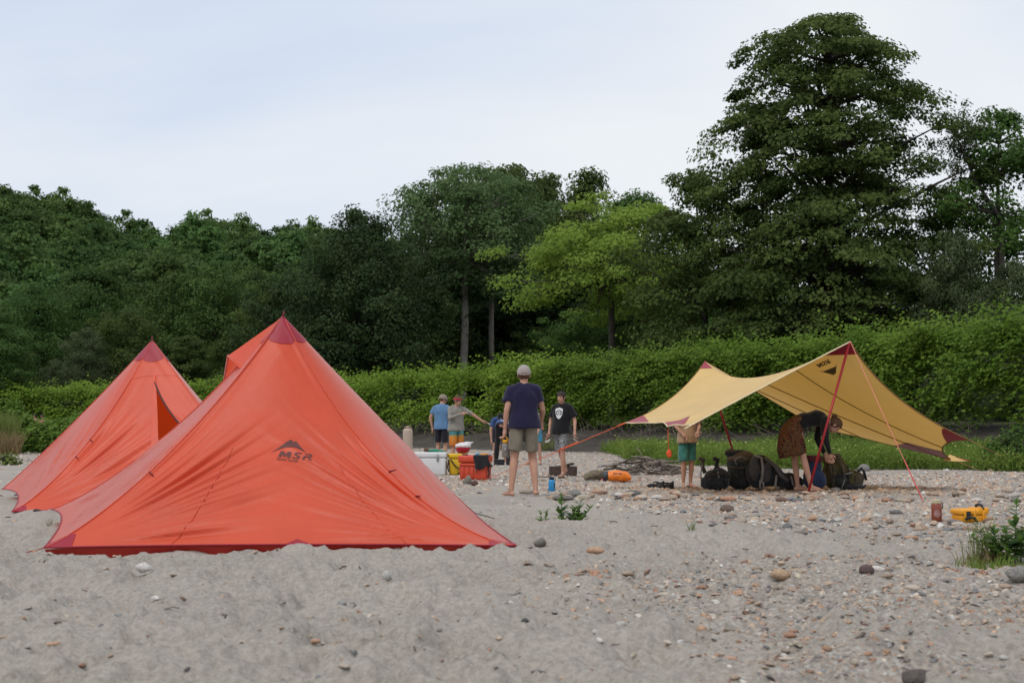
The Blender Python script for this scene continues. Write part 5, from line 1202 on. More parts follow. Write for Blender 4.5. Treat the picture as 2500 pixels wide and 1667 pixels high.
for cx_, cy_, r_ in ((0, .10, .09), (-.15, .20, .055), (.15, .20, .055), (-.13, -.06, .05), (.13, -.06, .05)):
    pt = [(cx_ + r_ * math.cos(t + .3), cy_ + r_ * math.sin(t + .3)) for t in np.linspace(0, 2 * math.pi, 5, endpoint=False)]; project('emblem_patch', [(a * sc_, b * sc_) for a, b in pt], [(0, 1, 2, 3, 4)], ts, so_, ux, uy, dv, BLACKP, W, .0145, 1)
PANEL = mat('flat_stone', (.40, .37, .32), .8, .2, 20)
for k, s in (('wrL', -1), ('wrR', 1)):
    q = W.matrix_basis @ (J[k] + Vector((0, .02, -.11))); o = tag(MB().ellipsoid((0, 0, 0), (.055, .05, .016), 12, 8).build('flat_stone', PANEL), 'pale flat stone held in the black-shirted boy\'s ' + ('left hand by the orange line' if s < 0 else 'right hand'), 'stone'); o.location = q + Vector((.02 * -s, 0, -.03)); o.rotation_euler = (.3, s * -.7, .4)

# 3. person in light blue T-shirt, seen from behind
BLUE = cloth('tee_blue', (.105, .205, .35)); DKSH = cloth('shorts_dark', (.016, .016, .024)); CAPTAN = cloth('cap_tan', (.25, .21, .165))
p = at(1078, HORIZON, 33); p.z = gz1(p.x, 33)
person('person in light blue T-shirt and tan cap with back to the camera', p, R(-22), .965, dict(elL=(-.275, -.05, 1.15), wrL=(-.235, -.02, .90), elR=(.25, .0, 1.14), wrR=(.255, .10, .90), head=(.015, .05, 1.57)),
    [('shirt', BLUE, dict(sleeve=.62, hem=.09, g=1.05)), ('shorts', DKSH, dict(len=.86, g=1.05))], hair=HAIR_B, hat=(CAPTAN, CAPTAN, 'front'), head_yaw=R(-35), head_pitch=-.35, voxel=.014)
# 4. person in grey sweatshirt stretching an arm
GREY = cloth('sweat_grey', (.245, .225, .195)); 
def board_shorts():
    m, n, l, b, o = nodemat('board_shorts'); t = n.new('ShaderNodeTexCoord'); sx = n.new('ShaderNodeSeparateXYZ'); l.new(t.outputs['Object'], sx.inputs[0]); q = n.new('ShaderNodeTexNoise'); q.inputs['Scale'].default_value = 22; l.new(t.outputs['Object'], q.inputs['Vector'])
    a = n.new('ShaderNodeMath'); a.operation = 'MULTIPLY_ADD'; a.inputs[1].default_value = .16; l.new(q.outputs[0], a.inputs[0]); l.new(sx.outputs[2], a.inputs[2]); mr = n.new('ShaderNodeMapRange'); mr.inputs[1].default_value = .50; mr.inputs[2].default_value = 1.02; l.new(a.outputs[0], mr.inputs[0])
    r = n.new('ShaderNodeValToRGB'); e = r.color_ramp.elements; e[0].position = 0; e[0].color = (.46, .10, .012, 1); e[1].position = 1; e[1].color = (.05, .24, .36, 1)
    for p_, c in ((.40, (.55, .20, .02)), (.52, (.40, .25, .06)), (.58, (.05, .22, .24)), (.70, (.16, .48, .50)), (.82, (.03, .24, .32))): x = e.new(p_); x.color = c + (1,)
    l.new(mr.outputs[0], r.inputs[0]); l.new(r.outputs[0], b.inputs['Base Color']); b.inputs['Roughness'].default_value = .8; return m
p = at(1114, HORIZON, 31); p.z = gz1(p.x, 31)
W, J, HM = person('person in grey sweatshirt with red headband stretching out one arm', p, R(180 + 30), .915,
    dict(shL=(-.155, .02, 1.38), shR=(.155, -.02, 1.38), elL=(-.36, .16, 1.25), wrL=(-.55, .27, 1.10), elR=(.24, .09, 1.16), wrR=(.005, .27, 1.26), head=(-.01, .04, 1.57)),
    [('shirt', GREY, dict(sleeve={'L': .95, 'R': 1.85}, hem=.10, g=1.12, hood=True)), ('shorts', board_shorts(), dict(len=1.0, g=1.12))], hair=HAIR_B, head_yaw=R(38), head_pitch=-.22, voxel=.013)
hb_ = MB(); hb_.loft([[HM @ Vector((.087 * math.cos(t) * k, -.012 + .107 * math.sin(t) * k, z + .020 * math.sin(t))) for t in np.linspace(0, 2 * math.pi, 24, endpoint=False)] for z, k in ((.028, .96), (.028, 1.03), (.054, 1.0), (.054, .94))], False); hb_.build('headband', mat('headband_red', (.50, .02, .035), .7), W)
q = W.matrix_basis @ (J['wrL'] + Vector((-.13, .06, -.06))); o = tag(MB().ellipsoid((0, 0, 0), (.055, .04, .014), 12, 8).build('flat_stone', PANEL), 'pale flat stone in the outstretched hand of the grey sweatshirt person', 'stone'); o.location = q; o.rotation_euler = (.2, .5, .3)

# 5. person in black trousers bending over, back to the camera
BLKP = cloth('trousers_black', (.011, .011, .013)); BLUE2 = cloth('tee_royal', (.045, .085, .22)); WBAND = mat('white_band', (.62, .58, .60), .8)
p = at(1226, HORIZON, 35.5); p.z = gz1(p.x, 35.5)
W, J, HM = person('person in black trousers bending forward with back to the camera', p, R(-12), .97,
    dict(pelvis=(0, -.05, .94), waist=(0, .08, 1.01), chest=(0, .28, 1.0), neck=(0, .44, .93), head=(0, .55, .86), shL=(-.17, .40, .96), shR=(.17, .40, .96), elL=(-.22, .43, .70), elR=(.22, .43, .70), wrL=(-.18, .50, .46), wrR=(.18, .50, .46), hipL=(-.085, -.03, .92), hipR=(.085, -.03, .92), knL=(-.12, .0, .50), anL=(-.15, -.05, .085), ftL=(-.16, .12, .03), knR=(.12, .06, .50), anR=(.14, .06, .085), ftR=(.15, .2, .03)),
    [('shirt', BLUE2, dict(sleeve=.6, hem=-.03)), ('trousers', BLKP, {})], hair=HAIR_D, head_pitch=-1.3, shoes=mat('shoe_black', (.02, .02, .02), .7), voxel=.014, face=False)
q = MB(); tloft(q, [(J['pelvis'].lerp(J['waist'], .42), .168, .122), (J['pelvis'].lerp(J['waist'], .78), .163, .118)], Vector((1, 0, 0))); q.build('waistband', WBAND, W)
# 6. person in blue shirt and black cap bending towards the camera behind 5
CAPBLK = cloth('cap_black', (.013, .013, .014))
p = at(1218, HORIZON, 36.6); p.z = gz1(p.x, 36.6)
W, J, HM = person('person in blue shirt and black cap bending down behind the black trousers', p, R(180 + 8), .95,
    dict(pelvis=(0, -.10, .92), waist=(0, .04, 1.04), chest=(0, .22, 1.13), neck=(0, .36, 1.18), head=(.02, .47, 1.20), shL=(-.18, .31, 1.15), shR=(.18, .31, 1.15), elL=(-.26, .36, .88), elR=(.27, .36, .88), wrL=(-.24, .42, .62), wrR=(.255, .42, .60), hipL=(-.1, -.08, .9), hipR=(.1, -.08, .9), knL=(-.15, .03, .49), knR=(.12, .03, .49), anL=(-.17, -.04, .085), anR=(.12, -.04, .085), ftL=(-.18, .12, .03), ftR=(.13, .12, .03)),
    [('shirt', BLUE2, dict(sleeve=.66, hem=.04)), ('shorts', DKSH, dict(len=.9))], hair=HAIR_D, hat=(CAPBLK, CAPBLK, 'front'), head_pitch=-.75, voxel=.014)
em = MB(); em.ellipsoid(HM @ Vector((0, .098, .058)), (.016, .006, .018), 10, 6); em.build('cap_emblem', mat('emblem_pale', (.30, .30, .29), .7), W)
# 7. person in patterned blue shorts, mostly hidden by the walking boy
p = at(1306, HORIZON, 33.2); p.z = gz1(p.x, 33.2)
person('person in patterned blue shorts mostly hidden behind the boy in navy', p, R(160), .93,
    dict(pelvis=(0, -.06, .93), waist=(0, .03, 1.06), chest=(0, .17, 1.20), neck=(0, .30, 1.29), head=(0, .40, 1.36), shL=(-.17, .25, 1.25), shR=(.17, .25, 1.25), elL=(-.23, .30, .97), elR=(.23, .30, .97), wrL=(-.2, .40, .75), wrR=(.2, .40, .75), knL=(-.11, .02, .5), anL=(-.14, -.02, .085), ftL=(-.17, .13, .025), knR=(.12, .02, .5), anR=(.15, -.02, .085), ftR=(.18, .13, .025)),
    [('shirt', cloth('tee_grey', (.16, .16, .17)), dict(sleeve=.6, hem=.05)), ('shorts', pattern_mat('shorts_blue_pattern', [(.02, .14, .30), (.03, .20, .36), (.12, .36, .46), (.03, .17, .33)], 18, 3), dict(len=.85, g=1.1))], hair=HAIR_B, head_pitch=-.5, voxel=.015)
# 8. child in green shorts under the tarp edge
SAND = cloth('tee_sand', (.40, .27, .165)); GREEN = cloth('shorts_green', (.045, .175, .145), .25)
p = Vector((.1230 * 21.75, 21.75, 0)); p.z = gz1(p.x, p.y)
person('barefoot child in green shorts and sand shirt, head hidden by the tarp', p, R(200), .815,
    dict(elL=(-.24, .02, 1.15), wrL=(-.13, .17, 1.05), elR=(.25, .02, 1.15), wrR=(.17, .16, 1.0), knL=(-.075, .02, .50), anL=(-.065, -.02, .085), ftL=(-.09, .14, .025), knR=(.085, .02, .50), anR=(.085, -.02, .085), ftR=(.13, .13, .025)),
    [('shirt', SAND, dict(sleeve=.7, hem=.13, g=1.06)), ('shorts', GREEN, dict(len=1.0, g=1.15))], hair=HAIR_B, voxel=.013)
# 9. woman bending over the packs
BLKTOP = cloth('top_black', (.010, .010, .011))
p = on_ground(1962, 1199); p.x = (1952 - 1250) / F_PX * 18.85; p.y = 18.85; p.z = gz1(p.x, p.y)
W, J, HM = person('woman in black top and patterned skirt bending over the backpacks', p, R(-90), .91,
    dict(pelvis=(0, -.08, .93), waist=(0, .06, 1.035), chest=(0, .24, 1.07), neck=(0, .40, 1.02), head=(0, .50, .955), shL=(-.16, .33, 1.03), shR=(.16, .33, 1.03), elL=(-.20, .29, .76), elR=(.18, .33, .76), wrL=(-.10, .38, .55), wrR=(.10, .40, .55),
         hipL=(-.09, -.06, .90), hipR=(.09, -.06, .90), knL=(-.13, -.06, .49), anL=(-.13, -.02, .085), ftL=(-.14, .13, .025), knR=(.11, .02, .49), anR=(.13, .12, .085), ftR=(.13, .27, .025)),
    [('shirt', BLKTOP, dict(sleeve=1.9, hem=.0, g=.95))], hair=HAIR_B, head_pitch=-.95, voxel=.012, curl=(.9, .9))
SKIRT = pattern_mat('skirt_pattern', [(.012, .010, .010), (.015, .012, .012), (.17, .035, .015), (.03, .035, .022), (.22, .08, .02), (.03, .02, .025), (.12, .10, .035), (.012, .02, .022), (.02, .02, .02)], 15, 2.5, 'flat')
q = MB(); sk_ = [(Vector((0, .035, 1.04)), .150, .118), (Vector((0, -.05, .97)), .172, .135), (Vector((0, -.11, .88)), .19, .155), (Vector((0, -.13, .74)), .205, .185), (Vector((0, -.12, .62)), .215, .205), (Vector((0, -.10, .52)), .205, .20)]; tloft(q, [(a * .91, b * .91, c_ * .91) for a, b, c_ in sk_], Vector((1, 0, 0)), 28)
link('skirt', remesh('skirt', q, .014, 4, SKIRT, .05, 7, .4, 7), W)
bun = MB(); bun.ellipsoid(HM @ Vector((0, -.105, .075)), (.042, .042, .04)); link('hair_bun', remesh('hair_bun', bun, .008, 1, HAIR_B, .012, 40), W)
# 10-11. two bathers far away at left
for px, lb, c in ((84, 'tiny far bather seen over the bushes at left, nearer the edge', (.55, .33, .27)), (103, 'tiny far bather right of the other, over the bushes at left', (.50, .28, .22))):
    p = at(px, HORIZON, 78); p.z = gz1(p.x, 78) + .05
    person(lb, p, R(150), .95, dict(elL=(-.23, .1, 1.2), elR=(.23, .1, 1.2)), [('shorts', DKSH, {})], hair=HAIR_D, voxel=.03)
# ================================================================== camp gear
WHITE = mat('cooler_white', (.66, .66, .655), .45, .05, 4, spec=.4); YEL = mat('box_yellow', (.68, .42, .015), .5, .06, 5); REDC = mat('cooler_red', (.56, .065, .028), .5, .07, 5)
BLK = mat('plastic_black', (.016, .016, .017), .6, .2, 10); METAL = mat('latch_metal', (.35, .35, .36), .35, .1, 10, metal=.9); STRAP = cloth('strap_black', (.02, .02, .022)); GREYST = cloth('strap_grey', (.20, .19, .18))
# white cooler
p = gp(1040, 1160); yw = 25.2; xr = (1091 - 1250) / F_PX * yw; c = Vector((xr - .40, yw + .22, gz1(xr - .4, yw + .2)))
co = thing('white_cooler', 'large white cooler with metal latch beside the near tent', 'cooler', c, R(-2))
rbox('cooler_body', (0, 0, .0), (.78, .42, .31), WHITE, co, .025, 3, .97); rbox('lid', (0, 0, .313), (.80, .44, .095), WHITE, co, .022)
for x in (.25, -.25): rbox('latch', (x, -.222, .25), (.035, .018, .12), METAL, co, .004, 2)
rbox('handle', (.40, 0, .24), (.03, .20, .04), WHITE, co, .01)
wc = c + Vector((0, 0, .408))
# tan canister on it
cn = thing('tan_canister', 'tall tan canister with a knob lid standing on the white cooler', 'canister', (at(996, HORIZON, 25.6).x, 25.55, wc.z))
TAN = mat('tan_plastic', (.44, .335, .265), .5, .06, 4)
MB().lathe([(.001, 0), (.082, 0), (.088, .012), (.088, .37), (.080, .40), (.055, .418), (.001, .42)], 26).build('canister_body', TAN, cn); MB().lathe([(.001, .418), (.042, .418), (.042, .438), (.022, .446), (.018, .462), (.001, .464)], 18).build('lid', mat('tan_dark', (.30, .20, .15), .5), cn); MB().tube([(-.06, 0, .41), (-.055, 0, .45), (0, 0, .462), (.055, 0, .45), (.06, 0, .41)], .006, 6).build('handle', TAN, cn)
# green cloth heap on it
gcx = at(1062, HORIZON, 25.4).x; q = MB()
for i, (dx, h, r) in enumerate(((-.10, .03, .05), (0, .035, .06), (.09, .025, .055), (.15, .015, .04))): q.ellipsoid((dx, 0, h * .6), (r * 1.3, .09, h))
gc = link('towel', remesh('towel', q, .01, 3, cloth('towel_green', (.03, .20, .13), .3), .02, 25)); tag(gc, 'crumpled green towel on the white cooler lid', 'towel'); gc.location = (gcx, 25.45, wc.z + .002)
q = MB(); q.ellipsoid((0, 0, .035), (.055, .05, .035)); bs = link('brown_pouch', remesh('brown_pouch', q, .008, 2, cloth('pouch_brown', (.12, .055, .025), .4), .01, 40)); tag(bs, 'small brown pouch beside the green towel on the white cooler', 'pouch'); bs.location = (at(1041, HORIZON, 25.4).x, 25.4, wc.z + .001)
# yellow box with black straps
yy_ = 25.3; c = Vector((at(1124, HORIZON, yy_).x, yy_ + .2, gz1(at(1124, HORIZON, yy_).x, yy_)))
yb = thing('yellow_box', 'yellow dry box with crossed black straps between the coolers', 'box', c, R(6))
rbox('box_body', (0, 0, 0), (.42, .34, .29), YEL, yb, .03, 3, .94); rbox('lid', (0, 0, .293), (.44, .36, .085), YEL, yb, .026)
for a, b in (((-.19, .27), (-.02, .10)), ((.17, .27), (.0, .10)), ((.02, .13), (-.07, .02))): MB().tube([(a[0], -.185, a[1]), ((a[0] + b[0]) / 2, -.20, (a[1] + b[1]) / 2 - .03), (b[0], -.188, b[1])], .013, 6).build('strap', STRAP, yb)
rbox('buckle', (-.0, -.195, .09), (.05, .02, .04), BLK, yb, .006); MB().tube([(-.215, -.1, .26), (-.24, -.1, .14), (-.22, -.08, .06)], .012, 6).build('strap', STRAP, yb)
# crimson and white stuff sack on the yellow box
q = MB(); q.ellipsoid((0, 0, .085), (.135, .12, .09)); CS = thing('stuff_sack', 'round crimson stuff sack with white top on the yellow box', 'bag', c + Vector((.04, -.03, .379)))
link('sack_body', remesh('sack_body', q, .01, 2, cloth('sack_crimson', (.33, .012, .03), .15), .012, 18), CS)
q = MB(); q.ellipsoid((0, 0, .135), (.145, .125, .062)); q.capsule((.06, 0, .17), (.19, .0, .20), .05, .010); link('sack_top', remesh('sack_top', q, .01, 2, cloth('sack_white', (.66, .62, .62), .05), .022, 16), CS)
# red cooler with a black cloth
yr = 23.0; c = Vector((at(1160, HORIZON, yr).x, yr + .2, gz1(at(1160, HORIZON, yr).x, yr)))
rc = thing('red_cooler', 'orange red cooler with a black cloth over its corner', 'cooler', c, R(-13))
rbox('cooler_body', (0, 0, 0), (.47, .34, .275), REDC, rc, .03, 3, .95); rbox('lid', (0, 0, .278), (.50, .37, .115), REDC, rc, .03)
for x in (-.17, -.09, -.01): rbox('rib', (x, -.170, .035), (.045, .012, .18), REDC, rc, .005, 2)
rbox('front_rail', (-.02, -.176, .225), (.40, .022, .04), REDC, rc, .008, 2); MB().tube([(.06, -.185, .21), (.045, -.19, .16), (.055, -.188, .11)], .006, 6).build('latch_cord', GREYST, rc)
rbox('handle', (.245, 0, .20), (.03, .22, .045), BLK, rc, .01); MB().tube([(.24, -.12, .20), (.27, -.15, .10), (.25, -.17, .05), (.30, -.16, .03)], .012, 6).build('strap', STRAP, rc)
# black cloth: a sheet bent over the front edge
n1, n2 = 18, 26; V = []
for j in range(n2 + 1):
    t = j / n2
    for i in range(n1 + 1):
        u = i / n1; x = .02 + u * .25 + .01 * math.sin(t * 9); w_ = .012 * math.sin(u * 11 + t * 3)
        if t < .4: V.append((x, .02 - t / .4 * .205, .402 + .004 * math.sin(u * 9)))
        else: k = (t - .4) / .6; V.append((x + .015 * k, -.192 - .012 * k + w_ * k, .398 - k * (.20 + .03 * math.sin(u * 5))))
F = np.array([(j * (n1 + 1) + i, j * (n1 + 1) + i + 1, (j + 1) * (n1 + 1) + i + 1, (j + 1) * (n1 + 1) + i) for j in range(n2) for i in range(n1)])
cl_ = link('black_cloth', mesh_np('black_cloth', np.array(V), F, True, mat=cloth('cloth_black', (.018, .018, .020)))); tag(cl_, 'black cloth hanging over the corner of the red cooler', 'cloth'); cl_.location = c; cl_.rotation_euler = (0, 0, R(-13)); sd_ = cl_.modifiers.new('t', 'SOLIDIFY'); sd_.thickness = .006; sd_.offset = 1
lid_z = c.z + .395
for i, (dx, dy, col, sz, lb) in enumerate(((-.06, .02, (.62, .62, .64), (.12, .09, .018), 'white folded packet on the red cooler lid'), (.03, .09, (.10, .42, .62), (.05, .05, .035), 'small light blue tub on the red cooler lid'), (.13, .11, (.70, .38, .04), (.12, .06, .025), 'small orange box on the red cooler lid'), (-.14, .09, (.03, .03, .035), (.14, .10, .02), 'flat black pouch on the red cooler lid'))):
    o = link('packet', rbox_mesh('packet', sz, .006, 2, 1, mat('packet_%s' % lb.split()[1], col, .6))); tag(o, lb, 'packet'); o.location = (c.x + dx, c.y + dy, lid_z); o.rotation_euler = (0, 0, .2 * i)
o = tag(MB().tube([(0, 0, 0), (.10, -.02, .06)], [.006, .012], 6).build('knife', mat('knife_white', (.66, .66, .66), .3)), 'white handled knife sticking out over the red cooler lid', 'knife'); o.location = (c.x + .20, c.y, lid_z)
# black pots behind
for px, w_, h_, lb in ((1219, .24, .13, 'black low box on the gravel behind the red cooler'), (1241, .10, .16, 'black narrow case right of the black low box')):
    q = at(px, HORIZON, 33); bx_ = thing('black_box', lb, 'box', (q.x, 33, gz1(q.x, 33))); rbox('box_body', (0, 0, 0), (w_, .2, h_ * .72), BLK, bx_, .012, 2); rbox('lid', (0, 0, h_ * .725), (w_ + .015, .215, h_ * .27), BLK, bx_, .012, 2)
# fire pan with wood
p = on_ground(1375, 1162); p.y += .12; fp = thing('fire_pan', 'rusty brown metal fire box with wood behind the walking boy', 'fire box', p, R(4)); RUST = mat('rust', (.085, .058, .048), .8, .3, 10, .3, 40, metal=.3)
mbx = MB(); 
for cx_, cy_, hx, hy in ((0, -.12, .235, .006), (0, .12, .235, .006), (-.229, 0, .006, .114), (.229, 0, .006, .114)): mbx.box((cx_, cy_, .09), (hx, hy, .075))
mbx.box((0, 0, .02), (.223, .114, .006)); mbx.build('pan', RUST, fp, False)
for x in (-.2, .2): MB().box((x, 0, .006), (.012, .1, .006)).build('foot', RUST, fp, False)
WOODM = mat('driftwood', (.235, .195, .16), .9, .35, 9, .5, 30); WOODD = mat('driftwood_dark', (.10, .078, .062), .9, .35, 9, .5, 30)
for i, (x0, x1, z) in enumerate(((-.05, .12, .16), (.03, .18, .185), (-.16, .02, .15), (.10, .20, .20))):
    o = tag(MB().tube([(x0, -.06, z), ((x0 + x1) / 2, .0, z + .015), (x1, .07, z + .01)], [.018, .02, .014], 7).build('firewood', WOODD), ('firewood stick lying in the fire box, %s' % ['left of its middle', 'right of its middle', 'at the left end', 'at the right end'][i]), 'firewood'); o.location = p; o.rotation_euler = (0, 0, R(4))
# low grill in front
p = on_ground(1322, 1175); gr_ = thing('grill', 'low grey folding grill on the gravel beside the blue bottle', 'grill', p, R(3)); mbx = MB()
for k in range(7): mbx.tube([(-.14 + k * .047, -.08, .075), (-.14 + k * .047, .08, .075)], .005, 5)
mbx.tube([(-.16, -.08, .075), (.16, -.08, .075), (.16, .08, .075), (-.16, .08, .075), (-.16, -.08, .075)], .010, 6); mbx.build('grate', mat('grill_grey', (.20, .19, .18), .5, metal=.6), gr_)
for x in (-.14, .14):
    for y_ in (-.07, .07): MB().tube([(x, y_, .072), (x * 1.1, y_, 0)], .008, 6).build('leg', MATS['grill_grey'], gr_)
# blue bottle
p = on_ground(1347, 1199); bb2 = thing('blue_bottle', 'bright blue plastic water bottle standing on the gravel', 'bottle', p, .4); BLUEB = mat('bottle_blue', (.02, .26, .55), .3, .08, 5, spec=.6)
MB().lathe([(.001, 0), (.040, 0), (.045, .008), (.045, .125), (.040, .143), (.031, .150), (.001, .15)], 22).build('bottle_body', BLUEB, bb2); MB().lathe([(.001, .149), (.033, .149), (.034, .178), (.028, .183), (.001, .183)], 20).build('lid', mat('lid_navy', (.012, .018, .035), .5), bb2); MB().tube([(.034, 0, .165), (.055, 0, .16), (.052, 0, .14), (.044, 0, .135)], .005, 6).build('lid_strap', MATS['lid_navy'], bb2)
mbx = MB(); mbx.loft([[Vector((.0458 * math.cos(a), .0458 * math.sin(a), z)) for a in np.linspace(-1.3, -.2, 8)] for z in (.04, .10)], False); mbx.build('print', mat('print_darkblue', (.03, .05, .16), .5), bb2)
# orange dry bag and olive bag
p = on_ground(1507, 1176); db = thing('orange_dry_bag', 'orange dry bag with dark bottom lying on the gravel', 'bag', p, R(-4)); DRYO = mat('dry_orange', (.80, .20, .015), .4, .08, 6, .1, 20, spec=.5)
def bagring(x, ry, rz_, zc, n=18): return [Vector((x, ry * math.cos(t), zc + rz_ * math.sin(t))) for t in np.linspace(0, 2 * math.pi, n, endpoint=False)]
q = MB(); q.loft([bagring(-.155, .085, .078, .092), bagring(-.10, .095, .088, .094), bagring(.0, .098, .092, .095), bagring(.10, .095, .088, .092), bagring(.17, .09, .07, .085), bagring(.215, .085, .035, .065), bagring(.235, .08, .012, .055)]); drym = link('bag_body', remesh('bag_body', q, .009, 2, DRYO, .02, 13), db)
q = MB(); q.loft([bagring(-.235, .035, .03, .085), bagring(-.225, .07, .065, .09), bagring(-.19, .086, .080, .093), bagring(-.148, .089, .083, .093)]); q.build('bag_bottom', mat('dry_bottom', (.045, .05, .06), .5), db)
bpy.context.view_layer.update(); V, F = text_poly('ZOOM', .042, .1, .001, 1.0, 1.1); project('lettering', [(a - .07, b + .115) for a, b, _ in V], F, tree_of(drym), (0, 0, 0), (1, 0, 0), (0, 0, 1), (0, 1, -.05), BLK, db, .004)
q = MB(); q.ellipsoid((-.235, -.03, .03), (.03, .02, .025)); q.build('buckle', mat('buckle_pink', (.45, .03, .08), .5), db)
p = on_ground(1452, 1173); ob = thing('olive_bag', 'olive brown sack lying against the orange dry bag', 'bag', p + Vector((0, .03, 0)), R(28)); q = MB(); q.loft([bagring(-.19, .03, .02, .04), bagring(-.17, .07, .05, .06), bagring(-.08, .09, .075, .085), bagring(.05, .095, .085, .095), bagring(.17, .085, .08, .095), bagring(.22, .05, .04, .10)])
link('sack_body', remesh('sack_body', q, .009, 3, cloth('sack_olive', (.155, .125, .085), .2), .022, 14), ob); q = MB(); q.capsule((.21, 0, .10), (.27, .0, .115), .035, .018); q.build('sack_neck', cloth('sack_olive2', (.13, .10, .07)), ob)
# driftwood pile
p = on_ground(1572, 1160); dp = thing('brushwood_pile', 'low pile of grey driftwood sticks behind the orange dry bag', 'driftwood', p + Vector((0, .35, 0))); rs = random.Random(8)
for i in range(120):
    a = rs.gauss(.12, .45); ln = rs.uniform(.18, .6); x = rs.uniform(-.60, .68); h = .32 * math.exp(-(x / .62) ** 2) * rs.random(); y_ = rs.uniform(-.3, .3); dx, dy = math.cos(a) * ln / 2, math.sin(a) * ln / 2; dz = rs.uniform(-.07, .07) * (1 if h > .05 else .3); r = rs.choice((.005, .006, .008, .010, .015, .024))
    z0 = max(.012, h - dz); z1 = max(.012, h + dz); m_ = Vector((x + rs.uniform(-.05, .05), y_ + rs.uniform(-.05, .05), (z0 + z1) / 2 + rs.uniform(-.005, .05)))
    MB().tube([(x - dx, y_ - dy, z0), m_, (x + dx, y_ + dy, z1)], [r, r * .9, r * .5], 6).build('stick', rs.choice((WOODM, WOODM, WOODD)), dp)
for pts, r in ((((-.55, -.05, .20), (-.1, .1, .24), (.35, .1, .22), (.75, .15, .25)), .020), (((.05, -.1, .22), (.20, -.2, .14), (.26, -.32, .05), (.45, -.38, .02)), .014), (((.0, .2, .22), (.02, .22, .36), (-.08, .2, .50)), .008), (((.3, -.1, .18), (.5, -.2, .10), (.72, -.25, .03)), .018)): MB().tube(pts, [r, r, r * .8, r * .5][:len(pts)], 7).build('stick', WOODM, dp)
# shoes
def sack(name, parts, mat_, parent, vox=.012, na=.02, ns=11, sm=3):
    q = MB()
    for a, r in parts: q.ellipsoid(a, r, 14, 10)
    return link(name, remesh(name, q, vox, sm, mat_, na, ns), parent)
for k, (px, py, lb) in enumerate(((1602, 1191, 'black shoe lying on the gravel, left one of the pair'), (1625, 1193, 'black shoe lying on the gravel, right one of the pair'))):
    p = on_ground(px, py); sn = thing('shoe', lb, 'shoe', p, R(78 + 22 * k)); sack('upper', [((0, .05, .035), (.044, .085, .032)), ((0, -.06, .045), (.042, .065, .045)), ((0, -.10, .06), (.03, .02, .05))], BLK, sn, .007, .006, 25, 2)
    q = MB(); q.loft([ering(Vector((0, 0, z)), Vector((1, 0, 0)), Vector((0, 1, 0)), .048, .135) for z in (0, .02)]); q.build('sole', mat('sole_dark', (.03, .027, .025), .8), sn); q = MB(); q.ellipsoid((0, .0, .082), (.022, .045, .012)); q.build('tongue', STRAP, sn)
# backpacks under the tarp
PK_BLK = cloth('pack_black', (.022, .024, .026), .3); PK_GREEN = cloth('pack_green', (.030, .036, .032), .3); PK_OLV = cloth('pack_olive', (.085, .072, .05), .3); PK_NAVY = cloth('pack_navy', (.014, .022, .045), .2); PK_BLUE = cloth('pack_blue', (.020, .035, .075), .2)
CAMO = pattern_mat('pack_camo', [(.03, .03, .018), (.075, .07, .032), (.11, .085, .04), (.03, .035, .018), (.06, .045, .025)], 11, 1.5, 'flat')
def sack(name, parts, mat_, parent, vox=.012, na=.036, ns=10, sm=3):
    q = MB()
    for a, r in parts: q.ellipsoid(a, r, 14, 10)
    return link(name, remesh(name, q, vox, sm, mat_, na, ns), parent)
def strap(pts, m, parent, r=.014, name='strap'): return MB().tube(pts, r, 6).build(name, m, parent)
yk = 19.3
def pkpos(px, y_=yk): x = (px - 1250) / F_PX * y_; return Vector((x, y_, gz1(x, y_)))
# A low black pack with straps standing up
A_ = thing('backpack', 'low black backpack with two straps standing up, leftmost of the packs', 'backpack', pkpos(1748)); A_.scale = (1.15, 1.15, 1.15); sack('pack_body', [((0, 0, .12), (.165, .14, .13)), ((.05, .02, .15), (.12, .12, .12)), ((-.08, 0, .09), (.12, .12, .09))], PK_BLK, A_)
for x in (-.13, .04): strap([(x, .05, .20), (x - .035, .06, .29), (x - .02, .05, .36), (x - .07, .03, .37)], PK_OLV if x < 0 else PK_BLK, A_, .026, 'shoulder_strap')
strap([(-.17, .0, .31), (-.19, -.02, .20), (-.185, -.02, .10)], GREYST, A_, .008); strap([(-.15, -.10, .16), (0, -.15, .20), (.14, -.10, .16)], BLK, A_, .009, 'zipper')
# B taller green-black pack with olive lid
B_ = thing('backpack', 'upright dark green backpack with olive lid in the middle of the packs', 'backpack', pkpos(1803, 19.45), R(5)); B_.scale = (1.18, 1.18, 1.16); sack('pack_body', [((0, 0, .15), (.16, .14, .16)), ((.02, .03, .26), (.155, .14, .14))], PK_GREEN, B_)
sack('pack_lid', [((-.01, .0, .345), (.15, .13, .055)), ((.06, .03, .40), (.13, .11, .06))], PK_OLV, B_); sack('bedroll', [((-.02, .06, .43), (.13, .08, .05))], PK_BLK, B_)
strap([(-.06, -.12, .30), (-.09, -.14, .35), (-.02, -.13, .39), (.06, -.10, .36)], GREYST, B_, .010); strap([(.08, -.13, .36), (.12, -.15, .24), (.13, -.14, .12)], BLK, B_, .012); strap([(-.15, -.05, .27), (0, -.155, .26), (.15, -.05, .27)], PK_OLV, B_, .010)
sack('side_pocket', [((.15, -.02, .18), (.05, .09, .11))], PK_OLV, B_)
